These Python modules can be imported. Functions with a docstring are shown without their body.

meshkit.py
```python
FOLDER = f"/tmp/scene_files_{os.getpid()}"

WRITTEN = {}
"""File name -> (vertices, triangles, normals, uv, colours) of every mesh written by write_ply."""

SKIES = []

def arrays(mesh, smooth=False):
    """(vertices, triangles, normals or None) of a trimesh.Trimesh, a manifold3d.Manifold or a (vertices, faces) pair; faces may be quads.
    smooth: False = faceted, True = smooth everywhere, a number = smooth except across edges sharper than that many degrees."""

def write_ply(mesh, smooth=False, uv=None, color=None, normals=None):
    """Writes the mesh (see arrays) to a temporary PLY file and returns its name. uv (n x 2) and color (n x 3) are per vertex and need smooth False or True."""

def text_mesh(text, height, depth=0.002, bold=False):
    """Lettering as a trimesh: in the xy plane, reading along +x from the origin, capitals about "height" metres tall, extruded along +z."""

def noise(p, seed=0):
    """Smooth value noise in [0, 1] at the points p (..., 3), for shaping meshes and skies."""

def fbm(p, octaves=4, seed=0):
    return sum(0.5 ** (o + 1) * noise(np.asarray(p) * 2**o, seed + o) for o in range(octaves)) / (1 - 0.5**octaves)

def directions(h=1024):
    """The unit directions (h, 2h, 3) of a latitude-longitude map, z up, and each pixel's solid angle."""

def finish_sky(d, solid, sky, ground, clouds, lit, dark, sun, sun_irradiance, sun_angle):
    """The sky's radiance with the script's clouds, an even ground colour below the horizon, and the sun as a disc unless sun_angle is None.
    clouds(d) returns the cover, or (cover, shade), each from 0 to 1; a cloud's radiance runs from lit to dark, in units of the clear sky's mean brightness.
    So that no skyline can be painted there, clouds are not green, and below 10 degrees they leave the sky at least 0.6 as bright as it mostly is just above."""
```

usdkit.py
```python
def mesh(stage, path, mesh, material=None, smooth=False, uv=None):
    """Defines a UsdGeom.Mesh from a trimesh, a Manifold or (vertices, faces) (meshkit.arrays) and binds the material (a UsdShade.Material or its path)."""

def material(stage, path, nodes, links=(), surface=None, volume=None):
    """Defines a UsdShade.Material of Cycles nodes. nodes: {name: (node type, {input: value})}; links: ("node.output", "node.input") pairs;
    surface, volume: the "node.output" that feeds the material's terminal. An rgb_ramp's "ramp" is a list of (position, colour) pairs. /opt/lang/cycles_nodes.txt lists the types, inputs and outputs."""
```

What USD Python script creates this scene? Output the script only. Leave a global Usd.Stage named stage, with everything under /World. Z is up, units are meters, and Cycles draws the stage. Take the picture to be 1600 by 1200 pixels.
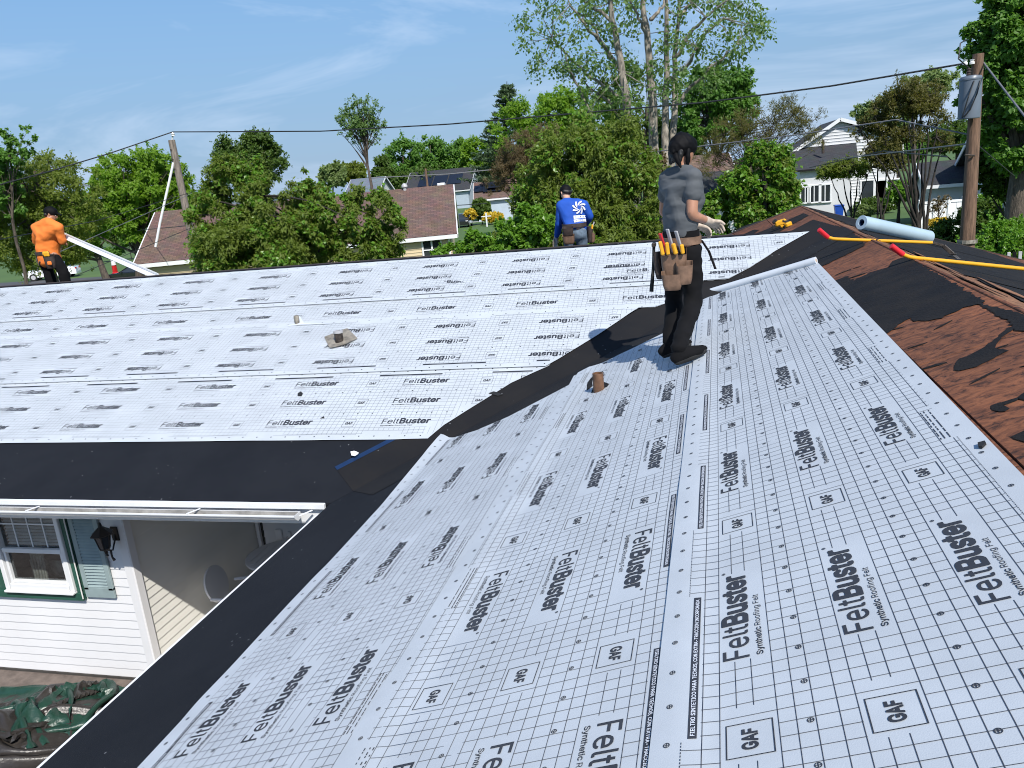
import math, numpy as np, trimesh, manifold3d as m3, meshkit, usdkit
from pxr import Usd, UsdGeom, UsdLux, UsdShade, Gf, Sdf, Vt
from shapely.geometry import Polygon, LineString, box as sbox, MultiPolygon
from shapely.ops import unary_union, triangulate
from shapely import affinity, prepared

# ------------------------------------------------------------------ camera, sky, sun
stage = Usd.Stage.CreateInMemory()
UsdGeom.SetStageUpAxis(stage, UsdGeom.Tokens.z); UsdGeom.SetStageMetersPerUnit(stage, 1.0)
UsdGeom.Xform.Define(stage, '/World'); UsdGeom.Scope.Define(stage, '/World/Looks')
FPX = 1225.0
def basis(V=(1241, 5311), VP=(1105, 275)):
    d = np.array([V[0]-800, V[1]-600, FPX]); up = -d/np.linalg.norm(d)
    y = np.array([VP[0]-800, VP[1]-600, FPX]); y = y-up*(y@up); y /= np.linalg.norm(y)
    return np.stack([np.cross(y, up), y, up])
R = basis()                                   # columns: the picture's right, down and forward in world axes
EYE = np.array([0, 0, 5.0])
cam = UsdGeom.Camera.Define(stage, '/World/camera')
cam.CreateHorizontalApertureAttr(36.0); cam.CreateVerticalApertureAttr(27.0)
cam.CreateFocalLengthAttr(36.0*FPX/1600); cam.CreateClippingRangeAttr(Gf.Vec2f(0.05, 6000))
M = np.eye(4); M[0, :3] = R[:, 0]; M[1, :3] = -R[:, 1]; M[2, :3] = -R[:, 2]; M[3, :3] = EYE
cam.AddTransformOp().Set(Gf.Matrix4d(*M.ravel().tolist()))
cam.CreateExposureAttr(0.55)

SUN = np.array([1.1, -1.7, 2.05]); SUN /= np.linalg.norm(SUN)
ELEV, AZ = math.asin(SUN[2]), math.atan2(SUN[0], SUN[1])
sun = UsdLux.DistantLight.Define(stage, '/World/sun')
sun.CreateIntensityAttr(1.0); sun.CreateAngleAttr(0.53); sun.CreateNormalizeAttr(True); sun.CreateColorAttr(Gf.Vec3f(1.0, .955, .88))
zax = SUN; xax = np.cross([0, 0, 1], zax); xax /= np.linalg.norm(xax); yax = np.cross(zax, xax)
S = np.eye(4); S[0, :3] = xax; S[1, :3] = yax; S[2, :3] = zax; S[3, :3] = SUN*60
sun.AddTransformOp().Set(Gf.Matrix4d(*S.ravel().tolist()))
dome = UsdLux.DomeLight.Define(stage, '/World/sky')
dome.GetPrim().SetCustomDataByKey('kind', 'structure')
skymat = usdkit.material(stage, '/World/Looks/sky', {
    'sky': ('sky_texture', {'sky_type': 'single_scattering', 'sun_disc': False, 'sun_elevation': ELEV, 'sun_rotation': AZ, 'air_density': 1.0, 'aerosol_density': .7, 'ozone_density': 1.5}),
    'tc': ('texture_coordinate', {}), 'xyz': ('separate_xyz', {}),
    'veil': ('rgb_ramp', {'ramp': [(0, (.92, .92, .92)), (.10, (.86, .86, .86)), (.25, (.62, .62, .62)), (.45, (.25, .25, .25)), (.7, (0, 0, 0)), (1, (0, 0, 0))]}),
    'mv': ('mix_color', {'b': (1.55, 2.45, 3.8)}), 'hs': ('hsv', {'saturation': 1.38}),
    'map': ('mapping', {'rotation': (0.0, .10, .62), 'scale': (1.3, 2.2, 8.5), 'location': (.35, .2, .1)}),
    'n': ('noise_texture', {'scale': 1.15, 'detail': 8.0, 'roughness': .60, 'distortion': .7}),
    'r': ('rgb_ramp', {'ramp': [(0, (0, 0, 0)), (.47, (0, 0, 0)), (.58, (.30, .30, .30)), (.66, (.62, .62, .62)), (1, (.85, .85, .85))]}),
    'mx': ('mix_color', {'b': (4.1, 4.9, 6.1)}),
    'bg': ('background_shader', {'strength': .12})},
    [('tc.generated', 'map.vector'), ('tc.generated', 'xyz.vector'), ('xyz.z', 'veil.fac'), ('map.vector', 'n.vector'), ('n.fac', 'r.fac'), ('sky.color', 'hs.color'), ('hs.color', 'mv.a'), ('veil.color', 'mv.fac'),
     ('r.color', 'mx.fac'), ('mv.result', 'mx.a'), ('mx.result', 'bg.color')], surface='bg.background')
UsdShade.MaterialBindingAPI.Apply(dome.GetPrim()).Bind(skymat)

# ------------------------------------------------------------------ geometry helpers
def ray(px, py): return R @ np.array([px-800, py-600, FPX])
def at(px, py, Y):
    """the point of the photograph's pixel at world depth Y"""
    r = ray(px, py); return EYE + r*Y/r[1]
def onplane(px, py, n, p0):
    r = ray(px, py); n = np.asarray(n, float); return EYE + r*((np.asarray(p0)-EYE)@n)/(r@n)
def pxs(P): return (R[:, 2] @ (np.asarray(P)-EYE))/FPX      # metres per photograph pixel at P
RNG = np.random.default_rng(7)
def unit(v): v = np.asarray(v, float); return v/np.maximum(np.linalg.norm(v, axis=-1, keepdims=True), 1e-12)
cat = trimesh.util.concatenate
def box(c, s): b = trimesh.creation.box(s); b.apply_translation(c); return b
def cbox(c, s, ch=.01):
    h = np.array(s)/2; ch = min(ch, h.min()*.9); pts = []
    for sx in (-1, 1):
        for sy in (-1, 1):
            for sz in (-1, 1):
                for k in range(3):
                    o = np.full(3, ch); o[k] = 0
                    pts.append(np.array([sx, sy, sz])*(h-o))
    m = trimesh.convex.convex_hull(np.array(pts)); m.apply_translation(c); return m
def frame(d, up=(0, 0, 1)):
    z = unit(d); u = np.array(up, float)
    if abs(z @ u) > .98: u = np.array([1., 0, 0])
    x = unit(np.cross(u, z)); return np.stack([x, np.cross(z, x), z], 1)
def beam(p0, p1, w, h, up=(0, 0, 1), ch=.004):
    p0, p1 = np.array(p0, float), np.array(p1, float); F = frame(p1-p0, up)
    m = cbox((0, 0, 0), (w, h, np.linalg.norm(p1-p0)), ch)
    T = np.eye(4); T[:3, :3] = F; T[:3, 3] = (p0+p1)/2; m.apply_transform(T); return m
def tube(pts, rad, n=8, caps=True):
    pts = np.array(pts, float); rad = np.broadcast_to(np.asarray(rad, float), len(pts))
    t = unit(np.gradient(pts, axis=0)); ref = np.array([.13, .21, .97]) if abs(t[0][2]) < .9 else np.array([1., .1, 0])
    v = []; x = unit(np.cross(ref, t[0]))
    a = np.arange(n)*2*np.pi/n
    for i in range(len(pts)):
        x = unit(x - t[i]*(x@t[i])); y = np.cross(t[i], x)
        v.append(pts[i]+rad[i]*(np.cos(a)[:, None]*x+np.sin(a)[:, None]*y))
    v = np.vstack(v); f = []
    for i in range(len(pts)-1):
        for k in range(n):
            A, B = i*n+k, i*n+(k+1) % n; f += [[A, B, B+n], [A, B+n, A+n]]
    if caps:
        c0, c1 = len(v), len(v)+1; v = np.vstack([v, pts[0], pts[-1]]); L = (len(pts)-1)*n
        for k in range(n): f += [[c0, (k+1) % n, k], [c1, L+k, L+(k+1) % n]]
    return trimesh.Trimesh(v, np.array(f), process=False)
def lathe(prof, n=20, c=(0, 0, 0)):
    m = trimesh.creation.revolve(np.array(prof, float), sections=n); m.apply_translation(c); return m
def tri2d(poly):
    """shapely polygon(s) -> (verts2d, faces)"""
    V, F, o = [], [], 0
    for g in getattr(poly, 'geoms', [poly]):
        if g.geom_type != 'Polygon' or g.area < 1e-9: continue
        v, f = trimesh.creation.triangulate_polygon(g, engine='earcut'); V.append(v); F.append(f+o); o += len(v)
    return (np.vstack(V), np.vstack(F)) if V else (np.zeros((0, 2)), np.zeros((0, 3), int))
def prism(poly, depth):
    return cat([trimesh.creation.extrude_polygon(g, depth, engine='earcut') for g in getattr(poly, 'geoms', [poly])])
def slab(pts, thick):
    """closed slab below a planar polygon of 3-D points (upper face given, counter-clockwise from above)"""
    p = np.array(pts, float); n = unit(np.cross(p[1]-p[0], p[2]-p[0])); 
    if n[2] < 0: p = p[::-1]; n = -n
    O = p[0]; x = unit(p[1]-p[0]); y = np.cross(n, x)
    pg = Polygon(np.stack([(p-O)@x, (p-O)@y], 1))
    m = prism(pg if pg.is_valid else pg.buffer(0), thick); T = np.eye(4); T[:3, 0], T[:3, 1], T[:3, 2], T[:3, 3] = x, y, n, O-n*thick
    m.apply_transform(T); return m

# ------------------------------------------------------------------ scene helpers
COUNT, LOC = {}, {}
GROUPS = {'felt_strip': 'printed felt strips on the roof', 'old_felt': 'remnants of old black felt', 'eave_membrane': 'black membranes at the eaves and valley', 'valley_membrane': 'black membranes at the eaves and valley', 'wood_splinter': 'pale torn wood strips along the ridge', 'vent_pipe': 'vent pipes through the roof', 'scrap': 'scraps left on the roof', 'shingle_remover': 'shingle removers lying on the roof', 'tarpaulin': 'tarpaulins heaped on the patio', 'person': 'people working on the roof', 'tool_belt': 'tool belts worn by the people on the roof', 'utility_pole': 'wooden utility poles', 'overhead_wire': 'overhead wires', 'neighbour_house': 'neighbouring houses', 'white_outbuilding': 'white outbuildings by the brown pole', 'vinyl_fence': 'white vinyl fences', 'parked_car': 'parked cars', 'cedar_bush': 'cedar bushes behind the house', 'far_tree': 'far trees', 'hedge': 'hedges and low shrubs', 'multistem_tree': 'multi-stemmed trees by the white house', 'maple_tree': 'bright green trees', 'round_tree': 'rounded trees', 'twiggy_shrub_tree': 'twiggy shrub trees'}
def newpath(parent, name):
    k = (parent, name); COUNT[k] = COUNT.get(k, -1)+1
    return f'{parent}/{name}' + (f'_{COUNT[k]:03d}' if COUNT[k] else '')
def meta(p, label=None, cat=None, group=None, kind=None):
    if cat and not group: group = GROUPS.get(p.GetName().rstrip('0123456789').rstrip('_'))
    for k, v in (('label', label), ('category', cat), ('group', group), ('kind', kind)):
        if v: p.SetCustomDataByKey(k, v)
def thing(name, label, cat, loc=(0, 0, 0), group=None, kind=None, rotz=0):
    p = newpath('/World', name); x = UsdGeom.Xform.Define(stage, p); x.AddTranslateOp().Set(Gf.Vec3d(*map(float, loc)))
    if rotz: x.AddRotateZOp().Set(float(rotz))
    LOC[p] = np.array(loc, float); meta(x.GetPrim(), label, cat, group, kind); return p
def part(name, mesh, mat, parent, smooth=False, label=None, kind=None):
    p = newpath(parent, name); LOC[p] = LOC[parent]
    v, f = (mesh.vertices, mesh.faces) if hasattr(mesh, 'vertices') else mesh
    m = trimesh.Trimesh(np.asarray(v)-LOC[parent], f, process=False)
    if smooth not in (False, True): m.merge_vertices()
    usdkit.mesh(stage, p, m, MAT[mat], smooth=smooth); meta(stage.GetPrimAtPath(p), label, None, None, kind); return p
def solo(name, mesh, mat, label=None, cat=None, group=None, kind=None, smooth=False):
    p = newpath('/World', name)
    m = mesh if hasattr(mesh, 'vertices') else trimesh.Trimesh(*mesh, process=False)
    if smooth not in (False, True): m.merge_vertices()
    usdkit.mesh(stage, p, m, MAT[mat], smooth=smooth); LOC[p] = np.zeros(3); meta(stage.GetPrimAtPath(p), label, cat, group, kind); return p

# ------------------------------------------------------------------ materials
MAT = {}
def mat(name, col, rough=.6, var=.12, scale=6.0, bump=0.0, bscale=40.0, metallic=0.0, col2=None, spec=.5, detail=4.0, stretch=(1, 1, 1), dist=.02, **kw):
    """a principled surface whose colour drifts between two tones by noise in object space, with fine relief"""
    c = np.array(col, float); c2 = np.array(col2) if col2 is not None else c*(1-2*var)
    nodes = {'tc': ('geometry', {}), 'map': ('mapping', {'scale': stretch}), 'n': ('noise_texture', {'scale': scale, 'detail': detail, 'roughness': .6}),
             'r': ('rgb_ramp', {'ramp': [(0, tuple(c2)), (.35, tuple(c2)), (.65, tuple(c)), (1, tuple(c))]}),
             'p': ('principled_bsdf', {'roughness': rough, 'metallic': metallic, 'specular_ior_level': spec, **kw})}
    links = [('tc.position', 'map.vector'), ('map.vector', 'n.vector'), ('n.fac', 'r.fac'), ('r.color', 'p.base_color')]
    if bump:
        nodes['bn'] = ('noise_texture', {'scale': bscale, 'detail': 3.0}); nodes['b'] = ('bump', {'strength': bump, 'distance': dist})
        links += [('map.vector', 'bn.vector'), ('bn.fac', 'b.height'), ('b.normal', 'p.normal')]
    MAT[name] = usdkit.material(stage, f'/World/Looks/{name}', nodes, links, surface='p.BSDF')
def leafmat(name, a, b, trans=.35, rough=.5):
    """leaf: tone drawn per leaf between a and b, some light through"""
    a, b = np.array(a, float), np.array(b, float)
    MAT[name] = usdkit.material(stage, f'/World/Looks/{name}', {
        'g': ('geometry', {}), 'r': ('rgb_ramp', {'ramp': [(0, tuple(a)), (.55, tuple((a+b)/2)), (1, tuple(b))]}),
        't2': ('mix_color', {'blend_type': 'multiply', 'fac': 1.0, 'b': (1.5, 1.6, .7)}),
        'p': ('principled_bsdf', {'roughness': rough, 'specular_ior_level': .35}), 't': ('translucent_bsdf', {}), 'm': ('mix_closure', {'fac': trans})},
        [('g.random_per_island', 'r.fac'), ('r.color', 'p.base_color'), ('r.color', 't2.a'), ('t2.result', 't.color'), ('p.BSDF', 'm.closure1'), ('t.BSDF', 'm.closure2')], surface='m.closure')
mat('felt_white', (.468, .504, .54), .62, .05, 3.0, .25, 260.0, spec=.35, dist=.002)
mat('felt_edge', (.54, .58, .63), .6, .04, 3.0, spec=.3)
mat('print_ink', (.035, .037, .045), .6, .1)
mat('print_grid', (.045, .05, .065), .6, .1)
mat('print_white', (.72, .76, .83), .6, .05)
def membrane(name, c, c2):
    MAT[name] = usdkit.material(stage, f'/World/Looks/{name}', {
        'g': ('geometry', {}), 'n': ('noise_texture', {'scale': 1.6, 'detail': 6.0, 'roughness': .65}), 'r': ('rgb_ramp', {'ramp': [(0, c2), (.38, c2), (.62, c), (1, c)]}),
        'v': ('voronoi_texture', {'scale': 13.0}), 'vr': ('rgb_ramp', {'ramp': [(0, (.6, .6, .6)), (.06, (.5, .5, .5)), (.10, (0, 0, 0)), (1, (0, 0, 0))]}),
        'n3': ('noise_texture', {'scale': 2.7, 'detail': 2.0}), 'r3': ('rgb_ramp', {'ramp': [(0, (0, 0, 0)), (.52, (0, 0, 0)), (.60, (1, 1, 1)), (1, (1, 1, 1))]}), 'mu': ('mix_color', {'blend_type': 'multiply', 'fac': 1.0}),
        'mx': ('mix_color', {'b': (.35, .36, .38)}), 'n2': ('noise_texture', {'scale': 380.0, 'detail': 2.0}), 'b': ('bump', {'strength': .6, 'distance': .004}), 'p': ('principled_bsdf', {'roughness': .85, 'specular_ior_level': .22})},
        [('g.position', 'n.vector'), ('n.fac', 'r.fac'), ('g.position', 'v.vector'), ('v.distance', 'vr.fac'), ('g.position', 'n3.vector'), ('n3.fac', 'r3.fac'), ('vr.color', 'mu.a'), ('r3.color', 'mu.b'), ('mu.result', 'mx.fac'),
         ('r.color', 'mx.a'), ('mx.result', 'p.base_color'), ('g.position', 'n2.vector'), ('n2.fac', 'b.height'), ('b.normal', 'p.normal')], surface='p.BSDF')
membrane('membrane', (.0065, .0078, .0115), (.0095, .011, .015)); membrane('membrane_brown', (.014, .013, .013), (.0095, .0095, .011))
mat('film_blue', (.012, .03, .085), .3, .1)
mat('old_felt', (.007, .0075, .0095), .9, .3, 5.0, .6, 60.0, col2=(.015, .0135, .013), dist=.012, spec=.2)
mat('vinyl_white', (.66, .66, .67), .4, .03, 1.0)
mat('vinyl_cream', (.74, .73, .68), .45, .03, 1.0)
mat('trim_white', (.70, .71, .72), .35, .04, 5.0)
mat('gutter_inside', (.34, .33, .31), .6, .2, 8.0)
mat('green_trim', (.02, .085, .058), .45, .08)
mat('shutter_teal', (.25, .32, .325), .5, .07)
mat('room_dark', (.05, .045, .04), .8)
mat('blind', (.55, .56, .56), .6)
mat('curtain', (.25, .23, .2), .8, .3, 10.0)
mat('black_metal', (.012, .012, .013), .4, .1)
mat('rope', (.75, .75, .72), .7)
mat('tarp_green', (.014, .052, .034), .42, .2, 4.0, .3, 30.0, dist=.02)
mat('tarp_brown', (.034, .029, .026), .36, .2, 4.0, .4, 25.0, dist=.03)
MAT['tarp'] = usdkit.material(stage, '/World/Looks/tarp', {'g': ('geometry', {}), 'n': ('noise_texture', {'scale': 9.0, 'detail': 5.0}), 'mx': ('mix_color', {'a': (.013, .045, .031), 'b': (.032, .028, .025)}), 'v': ('map_range', {'to_min': .6, 'to_max': 1.4}), 'h': ('hsv', {}),
    'b': ('bump', {'strength': .35, 'distance': .012}), 'n2': ('noise_texture', {'scale': 38.0, 'detail': 4.0}), 'p': ('principled_bsdf', {'roughness': .36, 'specular_ior_level': .5})},
    [('g.backfacing', 'mx.fac'), ('g.position', 'n.vector'), ('n.fac', 'v.value'), ('v.result', 'h.value'), ('mx.result', 'h.color'), ('h.color', 'p.base_color'), ('g.position', 'n2.vector'), ('n2.fac', 'b.height'), ('b.normal', 'p.normal')], surface='p.BSDF')
mat('patio', (.17, .135, .115), .85, .2, 8.0, .4, 120.0, dist=.01)
mat('pipe_brown', (.17, .085, .045), .55, .25, 14.0)
mat('pipe_grey', (.42, .42, .43), .5, .1)
mat('flashing', (.30, .27, .22), .6, .3, 12.0, .3, 30.0)
mat('cardboard', (.47, .36, .27), .8)
mat('roll_blue', (.36, .47, .55), .25, .05, 3.0)
mat('tool_yellow', (.72, .36, .02), .35, .05)
mat('grip_red', (.62, .02, .03), .4, .06)
mat('rust_steel', (.06, .045, .035), .55, .4, 30.0)
mat('tool_black', (.016, .016, .017), .5)
mat('skin_tan', (.40, .20, .125), .5, .06, 20.0, subsurface_weight=.0)
mat('skin_fair', (.50, .30, .21), .5, .06, 20.0)
mat('shirt_grey', (.085, .094, .104), .85, .1, 8.0, .25, 300.0, dist=.002)
mat('shirt_blue', (.006, .07, .40), .8, .06, 8.0)
mat('shirt_orange', (.80, .20, .03), .8, .05, 8.0)
mat('cloth_black', (.005, .005, .006), .9, .15, 10.0, spec=.2)
mat('satin_black', (.003, .003, .004), .7, .1, 10.0, spec=.15)
mat('denim', (.12, .17, .23), .85, .2, 20.0)
mat('leather_tan', (.20, .118, .075), .6, .22, 14.0, .3, 80.0, dist=.004)
mat('leather_dark', (.055, .038, .033), .6, .22, 14.0)
mat('glove', (.50, .41, .33), .85, .15, 30.0)
mat('hair', (.008, .007, .007), .55)
mat('white_print', (.82, .84, .88), .6)
mat('red_cloth', (.5, .02, .03), .7)
mat('rubber', (.014, .014, .014), .75)
mat('wood_pole', (.21, .125, .08), .85, .3, 5.0, .6, 30.0, stretch=(6, 6, .6), dist=.02)
mat('wood_pole_grey', (.27, .225, .19), .85, .3, 5.0, .6, 30.0, stretch=(6, 6, .6), dist=.02)
mat('transformer', (.13, .16, .20), .4, .1, 2.0)
mat('cable', (.02, .021, .024), .6)
mat('cable_grey', (.16, .16, .17), .6)
mat('porcelain', (.75, .75, .74), .2)
mat('siding_beige', (.60, .49, .32), .6, .05, 1.0)
mat('siding_white', (.56, .57, .585), .5, .04, 1.0)
mat('siding_blue', (.38, .45, .52), .6, .04, 1.0)
mat('siding_yellow', (.75, .58, .20), .6, .05, 1.0)
mat('glass_dark', (.03, .036, .042), .08, .2, .8, spec=.8)
mat('solar', (.012, .016, .028), .15, .1)
mat('car_black', (.012, .013, .015), .15, .1, coat_weight=1.0)
mat('car_white', (.78, .79, .80), .2, .03, coat_weight=1.0)
mat('lamp_red', (.45, .015, .012), .2)
mat('tyre', (.015, .015, .015), .8)
mat('bin_blue', (.012, .07, .40), .4)
mat('fence_white', (.78, .79, .81), .45, .04, 1.0)
mat('asphalt', (.075, .075, .078), .9, .15, 1.0)
mat('concrete', (.48, .46, .43), .9, .1, 1.0)
mat('mulch', (.22, .10, .065), .95, .3, 3.0)
mat('grass', (.075, .135, .028), .95, .3, .12, col2=(.05, .10, .022), detail=8.0)
mat('bark', (.12, .095, .075), .9, .3, 4.0, .8, 12.0, stretch=(3, 3, .7), dist=.05)
mat('bark_pale', (.34, .30, .25), .85, .35, 3.0, .6, 12.0, stretch=(3, 3, 1), dist=.04)
mat('bark_dark', (.035, .028, .024), .9, .3, 4.0)
mat('ivy_red', (.20, .075, .03), .8, .3, 6.0)
def shingles(name, c1, c2, c3):
    """courses of shingle tabs along the slope, for roofs too far off to tell the tabs apart; uv in metres"""
    MAT[name] = usdkit.material(stage, f'/World/Looks/{name}', {
        'uv': ('uvmap', {'attribute': 'st'}), 'b': ('brick_texture', {'scale': 1.0, 'brick_width': .33, 'row_height': .14, 'mortar_size': .008, 'color1': c1, 'color2': c2, 'mortar': c3, 'bias': 0.0}),
        'n': ('noise_texture', {'scale': 1.6, 'detail': 4.0}), 'mx': ('mix_color', {'blend_type': 'multiply', 'fac': .5}), 'p': ('principled_bsdf', {'roughness': .9})},
        [('uv.UV', 'b.vector'), ('uv.UV', 'n.vector'), ('b.color', 'mx.a'), ('n.color', 'mx.b'), ('mx.result', 'p.base_color')], surface='p.BSDF')
shingles('shingle_brown', (.20, .125, .10), (.135, .085, .07), (.05, .032, .028))
shingles('shingle_dark', (.05, .052, .06), (.035, .037, .043), (.02, .02, .022))
shingles('shingle_slate', (.19, .23, .28), (.15, .18, .22), (.08, .1, .12))
def plywood(name, c1, c2, c3):
    MAT[name] = usdkit.material(stage, f'/World/Looks/{name}', {
        'g': ('geometry', {}), 'o': ('object_info', {}), 'm1': ('mapping', {'scale': (3.2, 6.0, 3.2)}), 'n1': ('noise_texture', {'scale': 3.4, 'detail': 10.0, 'roughness': .74, 'distortion': .8}),
        'r': ('rgb_ramp', {'ramp': [(0, c3), (.385, c3), (.47, c2), (.58, c1), (.8, tuple(np.array(c1)*1.25)), (1, c1)]}),
        'n2': ('noise_texture', {'scale': 1.1, 'detail': 5.0}), 'r2': ('rgb_ramp', {'ramp': [(0, (.55, .55, .55)), (.4, (.8, .8, .8)), (.65, (1.1, 1.05, 1.0)), (1, (1.15, 1.1, 1.0))]}),
        'mx': ('mix_color', {'blend_type': 'multiply', 'fac': 1.0, 'use_clamp_result': False}),
        'rv': ('map_range', {'from_min': 0.0, 'from_max': 1.0, 'to_min': .82, 'to_max': 1.12}), 'h': ('hsv', {}),
        'b': ('bump', {'strength': .5, 'distance': .01}), 'p': ('principled_bsdf', {'roughness': .8, 'specular_ior_level': .3})},
        [('g.position', 'm1.vector'), ('m1.vector', 'n1.vector'), ('n1.fac', 'r.fac'), ('g.position', 'n2.vector'), ('n2.fac', 'r2.fac'), ('r.color', 'mx.a'), ('r2.color', 'mx.b'),
         ('mx.result', 'h.color'), ('o.random', 'rv.value'), ('rv.result', 'h.value'), ('h.color', 'p.base_color'), ('n1.fac', 'b.height'), ('b.normal', 'p.normal')], surface='p.BSDF')
plywood('plywood', (.225, .088, .042), (.14, .055, .029), (.036, .018, .013))
plywood('plywood_pale', (.27, .14, .075), (.18, .09, .05), (.06, .035, .022))
MAT['pane'] = usdkit.material(stage, '/World/Looks/pane', {'t': ('transparent_bsdf', {'color': (.86, .9, .9)}), 'g': ('glossy_bsdf', {'color': (1, 1, 1), 'roughness': .02}), 'm': ('mix_closure', {'fac': .09})},
    [('t.BSDF', 'm.closure1'), ('g.BSDF', 'm.closure2')], surface='m.closure')
leafmat('leaf_fresh', (.17, .29, .028), (.36, .48, .06), .52)
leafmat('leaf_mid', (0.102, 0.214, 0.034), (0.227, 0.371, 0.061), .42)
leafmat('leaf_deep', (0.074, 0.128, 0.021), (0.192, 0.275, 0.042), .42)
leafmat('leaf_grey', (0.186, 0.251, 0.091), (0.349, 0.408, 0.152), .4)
leafmat('leaf_poplar', (.12, .20, .06), (.27, .36, .12), .42)
leafmat('leaf_olive', (.16, .205, .035), (.32, .36, .07), .5)
leafmat('leaf_cedar', (.13, .18, .026), (.32, .36, .06), .4)
leafmat('leaf_ivy', (0.124, 0.251, 0.027), (0.308, 0.502, 0.061), .4, .35)
leafmat('leaf_bronze', (.12, .115, .032), (.23, .225, .07), .45)
leafmat('leaf_brown', (.135, .10, .05), (.23, .175, .09), .35)
leafmat('leaf_pine', (0.061, 0.102, 0.045), (0.145, 0.205, 0.091), .15)
leafmat('leaf_yellow', (.5, .36, .03), (.75, .55, .06), .25)

# ------------------------------------------------------------------ ground
XR, ZR, XE, YE, YR, YG, Q = 1.62, 4.08, -3.19, 5.62, 10.43, 15.3, math.sqrt(1+1/9.)
ZE = ZR-(XR-XE)/3
def zn(x): return ZR-np.abs(np.asarray(x)-XR)/3
def zm(y): return ZR-np.abs(np.asarray(y)-YR)/3
NW = unit([-1/3., 0, 1]); NE = unit([1/3., 0, 1]); NF = unit([0, -1/3., 1]); NB = unit([0, 1/3., 1])
def sheet(poly, z): return trimesh.Trimesh([(x, y, z) for x, y in poly], [[0, i, i+1] for i in range(1, len(poly)-1)], process=False)
solo('ground', sheet([(-3000, -300), (3000, -300), (3000, 5000), (-3000, 5000)], 0), 'grass', kind='structure')
solo('road', sheet([(-120, 66), (-16, 56), (-16, 51), (-120, 57)], .004), 'asphalt', kind='structure')
solo('street', sheet([(-21, 100), (60, 118), (60, 110), (-21, 92)], .004), 'asphalt', kind='structure')
solo('driveway', sheet([(-27, 56), (-24, 56), (-34, 98), (-38, 97)], .008), 'concrete', kind='structure')
solo('footpath', sheet([(-70, 108), (-22, 104), (-22, 102.5), (-70, 106.5)], .004), 'concrete', kind='structure')
solo('patio', sheet([(-16, -6), (-3, -6), (-3, 6.5), (-16, 6.5)], .03), 'patio', kind='structure')
solo('porch_floor', cbox((-4.42, 7.4, .02), (3.14, 2.5, .06)), 'concrete', kind='structure')
solo('garden_path', sheet([(23, 60), (38, 68), (38, 69.5), (22.5, 61.8)], .008), 'mulch', kind='structure')

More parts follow.
